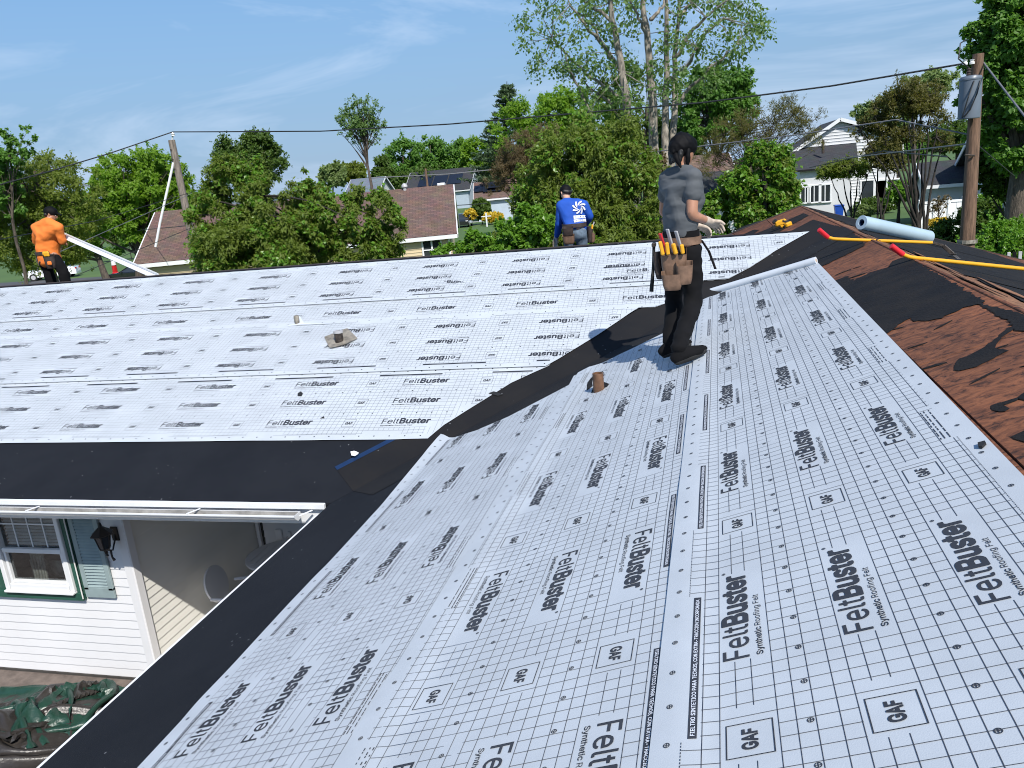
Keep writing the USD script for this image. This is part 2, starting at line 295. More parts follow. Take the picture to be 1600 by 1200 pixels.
# ------------------------------------------------------------------ the house under our feet
H = thing('house', 'white sided house whose roof is being stripped and covered with printed felt, in the foreground', 'house', (0, 0, 0))
GD = .016                                            # sheathing panels lie on the rafters' skin
def P3(x, y, z): return np.array([x, y, z], float)
def dn(n, d): return -n*d
rf = part('roof', cat([
    slab([P3(XE, -4, zn(XE))-NW*GD, P3(XR, -4, ZR)-NW*GD, P3(XR, YR, ZR)-NW*GD, P3(XE, YE, zn(XE))-NW*GD], .10),
    slab([P3(XR, YR, ZR)-NW*GD, P3(XR, YG, ZR)-NW*GD, P3(XE, YG, zn(XE))-NW*GD, P3(XE, YR+4.81, zn(XE))-NW*GD], .10),
    slab([P3(-17, YE, ZE)-NF*.001, P3(XE, YE, ZE)-NF*.001, P3(XR, YR, ZR)-NF*.001, P3(-17, YR, ZR)-NF*.001], .10),
    slab([P3(-17, YR, ZR)-NB*.001, P3(XR, YR, ZR)-NB*.001, P3(XE, YR+4.81, ZE)-NB*.001, P3(-17, YR+4.81, ZE)-NB*.001], .10),
    slab([P3(XR, -4, ZR)-NE*GD, P3(6.4, -4, zn(6.4))-NE*GD, P3(6.4, YG, zn(6.4))-NE*GD, P3(XR, YG, ZR)-NE*GD], .10)]), 'membrane', H)
def A2W(a, v, off=0.0):  # west slope of the near wing: a up the slope (a = 0 above x = 0), v along it
    a, v, off = np.broadcast_arrays(np.asarray(a, float), np.asarray(v, float), np.asarray(off, float)); x = a/Q
    return np.stack([x, v, ZR-(XR-x)/3], -1)+off[..., None]*NW
def E2W(a, v, off=0.0):  # east slope: a down the slope from the ridge
    a, v, off = np.broadcast_arrays(np.asarray(a, float), np.asarray(v, float), np.asarray(off, float)); x = XR+a/Q
    return np.stack([x, v, ZR-(x-XR)/3], -1)+off[..., None]*NE
def F2W(x, s, off=0.0):  # front slope of the long wing: s up the slope from its eave
    x, s, off = np.broadcast_arrays(np.asarray(x, float), np.asarray(s, float), np.asarray(off, float)); y = YE+s/Q
    return np.stack([x, y, ZE+(y-YE)/3], -1)+off[..., None]*NF
AR = XR*Q
def pW(px, py): p = onplane(px, py, NW, (XR, 0, ZR)); return p[0]*Q, p[1]
def pE(px, py): p = onplane(px, py, NE, (XR, 0, ZR)); return (p[0]-XR)*Q, p[1]
def pF(px, py): p = onplane(px, py, NF, (0, YE, ZE)); return p[0], (p[1]-YE)*Q
def plate(to3, poly, lo, hi):
    """thin plate between offsets lo and hi over a polygon in roof coordinates"""
    ms = []
    for g in getattr(poly, 'geoms', [poly]):
        if g.geom_type != 'Polygon' or g.area < 1e-4: continue
        m = trimesh.creation.extrude_polygon(g, 1.0, engine='earcut'); v = m.vertices
        w = to3(v[:, 0], v[:, 1], np.where(v[:, 2] > .5, hi, lo)); ms.append(trimesh.Trimesh(w, m.faces, process=False))
    m = cat(ms)
    return m
# sheathing panels, one by one, where the old roof lies bare
rg = np.random.default_rng(3)
west = unary_union([Polygon([(-.9, -3), (AR, -3), (AR, YR), (-.9, YR-(XR+.9/Q))]), Polygon([(AR, YR), (AR, YG), (-.2, YG), (-.2, YR+XR+.2)])])
for to3, reg, rows in ((A2W, west, [(AR-.62*(r+1), AR-.62*r) for r in range(4)]), (E2W, sbox(0, -3, 5.0, YG), [(.62*r, .62*(r+1)) for r in range(8)])):
    for i, (a0, a1) in enumerate(rows):
        v = -3.0+(.9 if i % 2 else 0)+.5*i
        cuts = [-3.0]
        while v < YG: cuts.append(v); v += 2.44
        for c0, c1 in zip(cuts, cuts[1:]+[YG]):
            if c1-c0 < .05: continue
            g = sbox(a0+.005, c0+.006, a1-.005, c1-.006).intersection(reg)
            if g.area > .01: part('sheathing_panel', plate(to3, g, -.015, rg.uniform(-.0025, .0)), 'plywood' if to3 is A2W or i > 6 else ('plywood' if i else 'plywood_pale'), H)
for y0, y1 in ((-4, YG),):
    part('ridge_board', cat([beam((XR, y0, ZR-.012), (XR, y1, ZR-.012), .03, .03)]), 'plywood', H)
# rakes and fascias
part('rake_board', cat([beam(P3(XE, YG+.02, ZE-.07), P3(XR, YG+.02, ZR-.07), .04, .14), beam(P3(XR, YG+.02, ZR-.07), P3(6.4, YG+.02, zn(6.4)-.07), .04, .14)]), 'trim_white', H)
part('rake_shingle_edge', cat([beam(P3(XE, YG, ZE+.004), P3(XR, YG, ZR+.004), .1, .012), beam(P3(XR, YG, ZR+.004), P3(6.4, YG, zn(6.4)+.004), .1, .012)]), 'shingle_brown', H)
part('ridge_cap', beam((-17, YR+.05, ZR-.004), (.3, YR+.05, ZR-.004), .1, .012), 'shingle_brown', H)
part('fascia', cbox((-10.1, YE+.03, ZE-.1), (13.7, .02, .17)), 'trim_white', H)
part('fascia', cbox((XE+.03, .65, ZE-.1), (.02, 9.4, .17)), 'trim_white', H)
part('drip_edge', cat([cbox((-10.1, YE-.012, ZE-.013), (13.74, .035, .05), .004), cbox((-10.1, YE+.012, ZE+.004), (13.72, .05, .004), .001)]), 'trim_white', H)
part('drip_edge', cat([cbox((XE-.004, .65, ZE-.03), (.012, 9.5, .075), .003), cbox((XE+.012, .65, ZE+.004), (.04, 9.5, .004), .001)]), 'trim_white', H)
# gutter hung along the eave of the long wing
gx0, gx1, gy, gz = -16.8, -3.46, YE-.04, ZE-.05
prof = [(a*.86, b*.55) for a, b in [(0, .0), (0, -.10), (-.06, -.115), (-.10, -.07), (-.125, -.02), (-.125, .0), (-.105, .0), (-.105, -.012), (-.112, -.02), (-.092, -.065), (-.058, -.105), (-.006, -.092), (-.006, 0)]]
gm = prism(Polygon(prof), gx1-gx0); T = np.eye(4); T[:3, 0], T[:3, 1], T[:3, 2] = (0, 1, 0), (0, 0, 1), (1, 0, 0); T[:3, 3] = (gx0, gy, gz); gm.apply_transform(T)
gt = part('gutter', gm, 'trim_white', H)
part('trough_lining', cat([cbox(((gx0+gx1)/2, gy-.0085, gz-.026), (gx1-gx0, .003, .048), .0005), cbox(((gx0+gx1)/2, gy-.05, gz-.04), (gx1-gx0, .075, .003), .0005)]), 'gutter_inside', gt)
part('end_cap', prism(affinity.scale(Polygon(prof).convex_hull, 1.04, 1.04), .004).apply_transform(np.array([[0, 0, 1, gx1], [1, 0, 0, gy], [0, 1, 0, gz], [0, 0, 0, 1.]])), 'trim_white', gt)
for px in (62, 312, 487):
    x = at(px, 790, gy)[0]; part('bracket', beam((x, gy, gz+.012), (x-.07, gy-.102, gz+.006), .022, .004), 'trim_white', gt)
part('soffit', cat([cbox((-10.1, 5.96, ZE-.19), (13.7, .62, .02)), cbox((-4.5, 7.35, ZE-.2), (2.9, 2.2, .02))]), 'vinyl_white', H)
# walls: each course of siding a board of its own
WY, WX, WB = 6.25, -5.95, 8.53
part('wall', cat([cbox((-11.6, WY+.14, .55), (10.9, .12, 1.1)), cbox((-6.35, WY+.14, 1.65), (.62, .12, 1.2)), cbox((-12, WY+.14, 1.65), (5.4, .12, 1.2)), cbox((WX-.1, (WY+WB)/2+.1, 1.15), (.1, WB-WY, 2.3)), cbox((-4.3, WB+.08, 1.15), (3.4, .1, 2.3)), cbox((-2.75, 2.0, 1.1), (.12, 13, 2.2)), cbox((1.9, YG-.5, 1.1), (9, .12, 2.2)), cbox((4.5, 10.3, 1.1), (.1, .1, 2.2))]), 'room_dark', H)
def lap(p0, p1, n, h=.102, t=.014):
    """a course of lap siding from p0 to p1, its lower edge standing proud along n"""
    p0, p1, n = np.array(p0, float), np.array(p1, float), np.array(n, float); z = np.array([0, 0, h]); zz = np.array([0, 0, .006])
    c = [p0+n*.002, p0+n*t, p0+n*t+zz*1.0, p0+z+n*.003]
    v = np.array([*c, *[q+(p1-p0) for q in c]]); d = p1-p0
    f = [[0, 4, 5], [0, 5, 1], [1, 5, 6], [1, 6, 2], [2, 6, 7], [2, 7, 3], [0, 1, 2], [0, 2, 3], [4, 6, 5], [4, 7, 6]]
    m = trimesh.Trimesh(v, f, process=False); m.fix_normals(); return m
part('wall', cbox((-4.3, WB+.05, 1.15), (3.5, .03, 2.3)), 'vinyl_white', H)
for k in range(22):
    z = .06+k*.102
    if z+.1 < 1.08: part('siding_board', lap((-16, WY+.07, z), (WX-.11, WY+.07, z), (0, -1, 0)), 'vinyl_white', H)
    else:
        part('siding_board', lap((-6.75, WY+.07, z), (WX-.11, WY+.07, z), (0, -1, 0)), 'vinyl_white', H)
        part('siding_board', lap((-16, WY+.07, z), (-8.83, WY+.07, z), (0, -1, 0)), 'vinyl_white', H)
    part('siding_board', lap((WX-.05, WY+.06, z), (WX-.05, WB, z), (1, 0, 0)), 'vinyl_cream', H)
    part('siding_board', lap((WX+.06, WB+.03, z), (-2.7, WB+.03, z), (0, -1, 0)), 'vinyl_white', H)
part('corner_trim', cat([cbox((WX-.07, WY+.045, 1.12), (.1, .03, 2.24), .004), cbox((WX-.025, WY+.085, 1.12), (.03, .1, 2.24), .004)]), 'vinyl_white', H)
part('corner_trim', cbox((WX+.0, WB-.005, 1.12), (.05, .05, 2.24), .004), 'vinyl_white', H)
part('skirting', cbox((-11.0, WY+.055, .03), (10, .02, .06), .004), 'room_dark', H)
ou = part('outlet_cover', cbox(at(436, 835, WB-.0), (.1, .03, .15), .01), 'vinyl_white', H)
part('wall_tap', cat([cbox(at(452, 835, WB), (.05, .04, .08), .01), tube([at(450, 838, WB), at(450, 838, WB)-[0, .07, .01], at(450, 838, WB)-[0, .09, .05]], .012)]), 'trim_white', H)
# windows
def window(x0, x1, z0, z1):
    w = part('window', cat([cbox((x, WY+.03, (z0+z1)/2), (.055, .09, z1-z0), .006) for x in (x0+.0275, x1-.0275)]+[cbox(((x0+x1)/2, WY+.03, z0+.035), (x1-x0-.142, .088, .07), .006), cbox(((x0+x1)/2, WY+.03, z1-.03), (x1-x0-.142, .088, .06), .006)]), 'trim_white', H)
    zm_ = at(60, 862, WY)[2]
    part('sill', cbox(((x0+x1)/2, WY-.0, z0-.012), (x1-x0+.0, .09, .024), .005), 'trim_white', w)
    part('meeting_rail', cbox(((x0+x1)/2, WY+.025, zm_), (x1-x0-.142, .05, .05), .005), 'trim_white', w)
    part('lower_sash', cat([cbox((x, WY+.03, (z0+zm_)/2+.02), (.03, .04, zm_-z0-.095), .004) for x in (x0+.086, x1-.086)]+[cbox(((x0+x1)/2, WY+.03, z0+.088), (x1-x0-.205, .04, .03), .004)]), 'trim_white', w)
    part('pane', box(((x0+x1)/2, WY+.045, (z0+zm_)/2+.02), (x1-x0-.15, .004, zm_-z0-.09)), 'pane', w)
    part('pane', box(((x0+x1)/2, WY+.05, (z1+zm_)/2), (x1-x0-.15, .004, z1-zm_-.06)), 'pane', w)
    xs = np.linspace(x0+.07, x1-.07, 5)[1:-1]
    for x in xs: part('muntin', box((x, WY+.047, (z1+zm_)/2), (.014, .008, z1-zm_-.06)), 'trim_white', w)
    part('muntin', box(((x0+x1)/2, WY+.046, zm_+.3), (x1-x0-.15, .008, .014)), 'trim_white', w)
    for k in range(16):
        z = zm_+.045+k*.038
        part('blind_slat', beam((x0+.08, WY+.10, z), (x1-.08, WY+.10, z), .034, .0015, up=(0, -.55, .83), ch=.0005), 'blind', w)
    part('curtain', cat([tube([(x0+.25+.02*k, WY+.16+.012*(k % 2), z0), (x0+.28+.02*k, WY+.16+.012*(k % 2), zm_)], .014, 6) for k in range(8)]+[box(((x0+x1)/2, WY+.3, z0+.1), (x1-x0-.15, .02, .2))]), 'curtain', w)
window(-7.66, -6.74, 1.13, 2.26); window(-8.72, -7.80, 1.13, 2.26)
part('room', cat([box((-8.6, WY+.62, 1.7), (4, .03, 1.4)), box((-8.6, WY+.4, 1.05), (4, .4, .03)), box((-6.72, WY+.4, 1.7), (.03, .4, 1.3))]), 'room_dark', H)
part('window_casing', cat([cbox((-7.73, WY+.035, 1.7), (.14, .05, 1.2), .004), cbox((-7.74, WY+.035, 1.06), (2.14, .06, .09), .004), cbox((-6.705, WY+.035, 1.7), (.06, .05, 1.2), .004)]), 'green_trim', H)
sh = part('shutter', cat([cbox((-6.635+.185, WY+.03, 1.08+.04), (.37, .03, .12), .004), cbox((-6.635+.03, WY+.03, 1.75), (.06, .03, 1.2), .004), cbox((-6.635+.34, WY+.03, 1.75), (.06, .03, 1.2), .004), cbox((-6.45, WY+.045, 1.7), (.3, .01, 1.1), .003)]), 'shutter_teal', H)
for k in range(30): part('louvre', beam((-6.575, WY+.025, 1.2+k*.036), (-6.325, WY+.025, 1.2+k*.036), .036, .005, up=(0, -.8, .6), ch=.001), 'shutter_teal', sh)
part('cord', tube([(-6.655, WY+.0, 2.2), (-6.66, WY-.005, 1.05)], .007, 6), 'rope', H)

# wall lantern
lp = at(160, 838, WY-.14)
L = thing('wall_lantern', 'black carriage lantern on the white wall beside the teal shutter', 'lantern', lp)
def lat(prof, n=6): return lathe(prof, n, lp)
part('hood', lat([(0, .15), (.012, .15), (.022, .105), (.115, .03), (.112, .02), (0, .05)]), 'black_metal', L)
part('glass', lat([(.0, .02), (.078, .02), (.05, -.13), (0, -.13)]), 'glass_dark', L)
part('cage', cat([tube([lp+[.08*math.cos(a), .08*math.sin(a), .02], lp+[.05*math.cos(a), .05*math.sin(a), -.13]], .006, 5) for a in np.arange(6)*np.pi/3]+[lat([(0, -.13), (.056, -.13), (.05, -.145), (.02, -.16), (.012, -.2), (.02, -.22), (0, -.24)])]), 'black_metal', L)
part('bracket', cat([tube([lp+[0, .03, -.17], lp+[0, .09, -.2], lp+[0, .14, -.12], lp+[0, .16, -.05]], .01, 6), cbox(lp+[0, .165, -.05], (.09, .02, .16), .008), tube([lp+[0, .06, -.19], lp+[.01, .05, -.26], lp+[.02, .06, -.3]], [.012, .01, .016], 6)]), 'black_metal', L)

# ------------------------------------------------------------------ membranes and felt
def fb(a, v, s, seed): return meshkit.fbm(np.stack([np.asarray(a)*s[0], np.asarray(v)*s[1], np.zeros_like(np.asarray(a))+seed*3.7], -1), 4, seed)
def gridsheet(poly, to3, off, cell):
    """a sheet over a polygon in roof coordinates, gridded so that it can ripple; off(a, v) is its height"""
    x0, y0, x1, y1 = poly.bounds; nx, ny = int(math.ceil((x1-x0)/cell)), int(math.ceil((y1-y0)/cell)); pp = prepared.prep(poly)
    xs, ys = x0+np.arange(nx+1)*cell, y0+np.arange(ny+1)*cell
    V, F = [], []; idx = {}
    def vi(a, b):
        k = (round(a, 5), round(b, 5))
        if k not in idx: idx[k] = len(V); V.append(k)
        return idx[k]
    for i in range(nx):
        col = sbox(xs[i], y0, xs[i+1], y1+1)
        if not pp.intersects(col): continue
        for j in range(ny):
            c = sbox(xs[i], ys[j], xs[i+1], ys[j+1])
            if pp.contains(c):
                a, b, d, e = vi(xs[i], ys[j]), vi(xs[i+1], ys[j]), vi(xs[i+1], ys[j+1]), vi(xs[i], ys[j+1]); F += [[a, b, d], [a, d, e]]
            elif pp.intersects(c):
                g = c.intersection(poly)
                v2, f2 = tri2d(g)
                ids = [vi(*p) for p in v2]; F += [[ids[t] for t in tri] for tri in f2]
    V = np.array(V); W = to3(V[:, 0], V[:, 1], off(V[:, 0], V[:, 1])); F = np.array(F)
    n = np.cross(W[F[:, 1]]-W[F[:, 0]], W[F[:, 2]]-W[F[:, 0]]); bad = n[:, 2] < 0; F[bad] = F[bad][:, ::-1]
    return trimesh.Trimesh(W, F, process=False)
def rough_poly(pts, amp=.012, step=.06, seed=0):
    amp, step = amp*.62, step*.6
    """a polygon whose edges are ragged"""
    p = Polygon(pts).buffer(0); r = np.random.default_rng(seed); p = getattr(p, 'geoms', [p])[0]
    line = p.exterior; n = max(8, int(line.length/step)); q = [line.interpolate(i/n, normalized=True) for i in range(n)]
    g = Polygon([(a.x+r.normal(0, amp), a.y+r.normal(0, amp)) for a in q]).buffer(0)
    return max(getattr(g, 'geoms', [g]), key=lambda t: t.area)
BIG = 40
mo = lambda base, amp, seed: (lambda a, v: base+amp*fb(a, v, (1.3, 1.3), seed))
solo('eave_membrane', gridsheet(sbox(-17, .012, XE+.55, 1.06).intersection(Polygon([(-17, 0), (XE, 0), (XE+1.2, 1.2*Q), (-17, 1.2*Q)])), F2W, mo(.003, .003, 1), .12), 'membrane', 'wide black membrane strip along the gutter of the long wing', 'roof membrane', smooth=True)
solo('eave_membrane', gridsheet(Polygon([(XE*Q+.012, -3.5), (XE*Q+1.1, -3.5), (XE*Q+1.1, YE+1.05), (XE*Q+.012, YE)]), A2W, mo(.003, .003, 2), .12), 'membrane', 'black membrane strip along the diagonal white eave in the foreground', 'roof membrane', smooth=True)
# valley membrane, folded along the valley
def valley(w0, w1, t0, t1, side):
    """strip beside the valley in plan, as a polygon in the slope's own coordinates"""
    d = np.array([1, 1])/math.sqrt(2); n = np.array([-1, 1])/math.sqrt(2)
    pts = [np.array([XE, YE])+d*t+n*w for t, w in ((t0, w0), (t1, w0), (t1, w1), (t0, w1))]
    return Polygon([(p[0], (p[1]-YE)*Q) for p in pts]) if side == 'F' else Polygon([(p[0]*Q, p[1]) for p in pts])
VM = thing('valley_membrane', 'dark membrane laid up the valley between the two roof slopes', 'roof membrane')
TL = 4.81*math.sqrt(2)
part('left_flank', gridsheet(valley(0, .43, .22, TL-.05, 'F'), F2W, mo(.0085, .002, 3), .12), 'membrane_brown', VM, smooth=True)
part('right_flank', gridsheet(valley(-.50, 0, .22, TL-.02, 'W').intersection(sbox(-9, -9, AR-.01, 99)), A2W, mo(.0075, .002, 4), .12), 'membrane_brown', VM, smooth=True)
part('edge_film', gridsheet(valley(.37, .43, .22, .98, 'F'), F2W, lambda a, v: .012+0*a, .2), 'film_blue', VM)

INK = {}
def ink(text, h, bold, grow):
    m = meshkit.text_mesh(text, h, .001, bold); t = m.triangles[(m.face_normals[:, 2] > .5)][:, :, :2]
    g = unary_union([Polygon(x).buffer(1e-6) for x in t if Polygon(x).area > 1e-12])
    if grow: g = g.buffer(grow)
    return g.simplify(h*.012)
def fit(g, w, h=None):
    x0, y0, x1, y1 = g.bounds; g = affinity.translate(g, -x0, 0); s = w/(x1-x0); return affinity.scale(g, s, s if h is None else h, origin=(0, 0))
felt_w = ink('Felt', .08, False, .0008); bust_w = ink('Buster', .08, True, .0026)
fx = felt_w.bounds[2]-felt_w.bounds[0]
word = unary_union([affinity.translate(felt_w, -felt_w.bounds[0], 0), affinity.translate(bust_w, fx+.008-bust_w.bounds[0], 0)])
word = fit(word, .50, 1.0)
tagl = fit(unary_union([ink('Synthetic', .02, True, 0), affinity.translate(ink('Roofing Felt', .02, False, 0), ink('Synthetic', .02, True, 0).bounds[2]+.006, 0)]), .335, .95)
gaf = fit(ink('GAF', .038, True, .0014), .078, 1.0)
barT = fit(ink('FIELTRO SINTETICO PARA TECHOS, CON EXTRA-TRACCION INCORPORADA', .012, True, -.0001), .685, .95)
ringo = affinity.scale(Polygon([(math.cos(t), math.sin(t)) for t in np.arange(14)*2*np.pi/14]), .0095, .0095, origin=(0, 0))
ring = unary_union([ringo.difference(affinity.scale(ringo, .72, .72)), sbox(-.0095, -.0013, .0095, .0013), sbox(-.0013, -.0095, .0013, .0095)])
regm = affinity.translate(affinity.scale(ring, .7, .7, origin=(0, 0)), .523, .074)
PER, ROWS = 1.258, (.203, .558, .913)
WID = 1.243
LIFT = .0018
def felt(name, label, to3, mp, clip, off, wr, cell, near, sheetmat='felt_white', extra=None):
    """a strip of printed felt. mp(w, u) -> roof coordinates for w along the reading and u across from the barred edge; wr: range of w; clip: its outline in roof coordinates"""
    T = thing(name, label, 'roofing felt', (0, 0, 0), None)
    loc = Polygon([mp(w, u) for w, u in [(w, 0) for w in np.linspace(wr[0], wr[1], 60)]+[(w, WID) for w in np.linspace(wr[1], wr[0], 60)]]).buffer(0).intersection(clip)
    if loc.geom_type != 'Polygon': loc = max(loc.geoms, key=lambda g: g.area)
    part('sheet', gridsheet(loc, to3, off, cell), sheetmat, T, smooth=True)
    pc = prepared.prep(loc.buffer(-.003))
    def lay(items, lift):
        V, F, o = [], [], 0
        for v2, f2 in items:
            a, v = mp(v2[:, 0], v2[:, 1]); W = to3(a, v, off(a, v)+lift); f = np.array(f2)
            n = np.cross(W[f[0, 1]]-W[f[0, 0]], W[f[0, 2]]-W[f[0, 0]])
            V.append(W); F.append(f+o if n[2] > 0 else f[:, ::-1]+o); o += len(W)
        return trimesh.Trimesh(np.vstack(V), np.vstack(F), process=False) if V else None
    inv = {}
    def stamp(g, w, u, out):
        """put a piece of print (x along reading, y up) at (w, u)"""
        k = id(g)
        if k not in inv: inv[k] = tri2d(g)
        v2, f2 = inv[k]; L = np.stack([v2[:, 0]+w, u-v2[:, 1]], 1); a, v = mp(L[:, 0], L[:, 1])
        x0, x1, y0, y1 = a.min(), a.max(), v.min(), v.max(); bb = sbox(x0, y0, x1, y1)
        if not pc.intersects(bb): return
        if pc.contains(bb): out.append((L, f2)); return
        cen = L[f2].mean(1); ca, cv = mp(cen[:, 0], cen[:, 1])
        from shapely import contains_xy
        keep = contains_xy(loc, ca, cv)
        if keep.any(): out.append((L, f2[keep]))
    n0, n1 = int(math.floor(wr[0]/PER))-1, int(math.ceil(wr[1]/PER))+1
    words, bars, wtxt, marks = [], [], [], []
    box_o = sbox(-.063, -.063, .063, .063); box_g = box_o.difference(box_o.buffer(-.0034)); barg = sbox(0, 0, .71, .024)
    barseg = [(np.array([[i*.071, 0], [(i+1)*.071, 0], [(i+1)*.071, .024], [i*.071, .024]])) for i in range(10)]
    dot = affinity.scale(ringo, .8, .8)
    for n in range(n0, n1):
        w = n*PER
        for b in ROWS:
            stamp(word, w, b+.077, words); stamp(box_g, w+.91, b+.0635, words); stamp(gaf, w+.91-.039, b+.0635+.019, words)
            stamp(tagl, w, b+.118, words)
            if near: stamp(regm, w, b+.077, words)
        for sgm in barseg:
            L = np.stack([sgm[:, 0]+w-.32, .104+sgm[:, 1]], 1); a, v = mp(L[:, 0], L[:, 1])
            if pc.contains(Polygon(np.stack([a, v], 1))): bars.append((L, np.array([[0, 1, 2], [0, 2, 3]])))
        if near: stamp(barT, w-.31, .1218, wtxt)
        for k in range(8):
            for u, o in ((.048, -.02), (.423, -.008), (.812, 0), (1.19, -.004)):
                stamp(ring if near else dot, w+o+k*PER/8, u, marks)
        if near:
            r = np.random.default_rng(n+500)
            for u in (1.108, 1.122, 1.142):
                x = w-.1
                while x < w+.25:
                    d = r.uniform(.008, .03); stamp(sbox(0, 0, d, .0045), x, u, marks); x += d+.006
    # grid, left open round the words and boxes
    lines = []
    us = [.104+.141-.104, .188]+[b+o for b in ROWS for o in (-.062, -.015, .032, .079, .14, .186, .234)]
    us = sorted({round(u, 3) for u in us if .13 < u < 1.155 and abs(u-1.0975) > .0})
    step = .105 if near else .21; hw = .00115 if near else .0010
    def blocked(w, u):
        f = (w+.0) % PER
        for b in ROWS:
            if b-.012 < u < b+.138 and (f < .55 or f > PER-.03 or abs(f-.91) < .082): return True
        if u > 1.1 and (f < .26 or f > PER-.11): return True
        return u < .135 and (f < .40 or f > PER-.33)
    segs = []
    for u in us:
        for w in np.arange(wr[0], wr[1], step): segs.append(((w, u), (w+step, u)))
    for n in range(int(wr[0]/.0524)-1, int(wr[1]/.0524)+1):
        w = n*.0524+.004; e = [.09]+[x for b in ROWS for x in (b-.013, b+.14)]+[1.158]
        e = sorted(set(e+[.137, 1.1]))
        for u0, u1 in zip(e, e[1:]): segs.append(((w, u0), (w, u1)))
    dash = [.088, 1.16]
    for u in dash:
        st = .012 if near else .3
        for w in np.arange(wr[0], min(wr[1], wr[0]+(5.5 if near else 99)), st): segs.append(((w, u), (w+(.0075 if near else st), u)))
    V, F = [], []
    for (w0, u0), (w1, u1) in segs:
        mw, mu = (w0+w1)/2, (u0+u1)/2
        if blocked(mw, mu): continue
        d = unit([w1-w0, u1-u0]); n = np.array([-d[1], d[0]])*hw
        L = np.array([(w0-n[0], u0-n[1]), (w1-n[0], u1-n[1]), (w1+n[0], u1+n[1]), (w0+n[0], u0+n[1])])
        V.append(L)
    V = np.array(V); a, v = mp(V[..., 0].ravel(), V[..., 1].ravel())
    from shapely import contains_xy
    ok = contains_xy(loc.buffer(-.002), a, v).reshape(-1, 4).all(1); V = V[ok]; n = len(V)
    a, v = mp(V[..., 0].ravel(), V[..., 1].ravel()); W = to3(a, v, off(a, v)+.0012)
    i = np.arange(n)[:, None]*4; F = np.vstack([i+[0, 1, 2], i+[0, 2, 3]])
    nn = np.cross(W[F[:, 1]]-W[F[:, 0]], W[F[:, 2]]-W[F[:, 0]]); F[nn[:, 2] < 0] = F[nn[:, 2] < 0][:, ::-1]
    part('grid_print', trimesh.Trimesh(W, F, process=False), 'print_grid', T, kind='stuff')
    part('lettering', lay(words, LIFT), 'print_ink', T, kind='stuff')
    if bars: part('bar_print', lay(bars, LIFT), 'print_ink', T, kind='stuff')
    if wtxt and (m := lay(wtxt, LIFT+.0006)) is not None: part('bar_lettering', m, 'print_white', T, kind='stuff')
    part('nail_marks', lay(marks, LIFT), 'print_ink', T, kind='stuff')
    return T
def ripple(seed, amp=.0035):
    def f(a, v):
        r = amp*fb(a, v, (2.2, 1.2), seed)
        d = meshkit.noise(np.stack([(a+.55*v)*5.0, (v-.3*a)*.9, np.zeros_like(a)+seed], -1), seed)
        return r+amp*.9*np.clip(d-.62, 0, 1)*2.2
    return f
r1, r2, r3 = ripple(11, .0032), ripple(12, .0060), ripple(13, .0080)
ramp = lambda x, x0, x1: np.clip((x-x0)/(x1-x0), 0, 1)
sh1 = lambda v: .0117*(v-2.5); sh2 = lambda v: .003*(v-2.5); sh3 = lambda v: -.014*(v-3.2)
# outline of the near slope's strips towards the valley, and of the long wing's strips
edge_near = [pW(*p) for p in [(684, 683), (691, 688), (712, 686), (744, 676), (797, 653), (890, 604), (898, 590), (1000, 541), (1040, 521), (1094, 481), (1272, 412)]]
clip_near = Polygon([(-3.2, -2), *[(p[0], p[1]) for p in edge_near], (1.6, 8.4), (1.6, -2)]).buffer(0)
felt('felt_strip', 'lowest printed felt strip on the near slope, next to the black eave membrane', A2W, lambda w, u: (-2.52+u+sh3(w+2.285), w+2.285), clip_near, lambda a, v: .0125+.05*np.exp(-((a+2.56)/.06)**2)*ramp(v, 5.0, 6.4)+r3(a, v), (-4.2, 5), .045, True)
felt('felt_strip', 'middle printed felt strip on the near slope, between two others', A2W, lambda w, u: (-.085-u+sh2(3.205-w), 3.205-w), clip_near, lambda a, v: .011+.019*ramp(-(a-sh2(v)), 1.10, 1.22)+r2(a, v), (-5.5, 5.2), .045, True)
S1 = felt('felt_strip', 'topmost printed felt strip on the near slope, ending in a white roll', A2W, lambda w, u: (-.183+u+sh1(w+2.12), w+2.12), Polygon([(-2, -2), (-2, 8.92), (-.118, 9.1), (1.09, 8.5), (3, 7.5), (3, -2)]), lambda a, v: .007+.006*ramp(v, 6.0, 8.0)+.016*ramp(-(a-sh1(v)), .01, .10)+r1(a, v), (-4, 7.2), .045, True)
rp = [A2W(a, v, .044) for a, v in ((-.16, 9.13), (.45, 8.83), (1.12, 8.50))]
part('roll', tube(rp, .038, 20), 'felt_edge', S1, smooth=40)
part('core', tube([rp[2]-(rp[2]-rp[1])*.02, rp[2]+unit(rp[2]-rp[1])*.003], .018, 14), 'cardboard', S1)

edge_F = [(669, 687), (694, 666), (799, 600), (856, 574), (934, 526), (998, 483), (1024, 482), (1045, 474), (1100, 441), (1138, 438), (1172, 420), (1212, 394), (1275, 358.5)]
clip_F = Polygon([(-16.5, .5), *[pF(*p) for p in edge_F], (1.55, 5.03), (-16.5, 5.03)]).buffer(0)
q1, q2, q3, q4 = ripple(21, .0045), ripple(22, .0045), ripple(23, .006), ripple(24, .004)
LF = [('lowest printed felt strip on the long roof, above the black gutter membrane', pF(340, 691)[1], 0, pF(595.3, 665.6)[0], q1, .013),
      ('second printed felt strip up the long roof, its lettering upside down', pF(556, 585)[1], 1, pF(719, 562.5)[0], q2, .018),
      ('third printed felt strip up the long roof, with one row of upright words', pF(600, 505)[1], 0, pF(651.6, 487)[0], q3, .014),
      ('uppermost printed felt strip on the long roof, along the ridge', pF(768, 463)[1], 1, pF(845, 444)[0], q4, .018)]
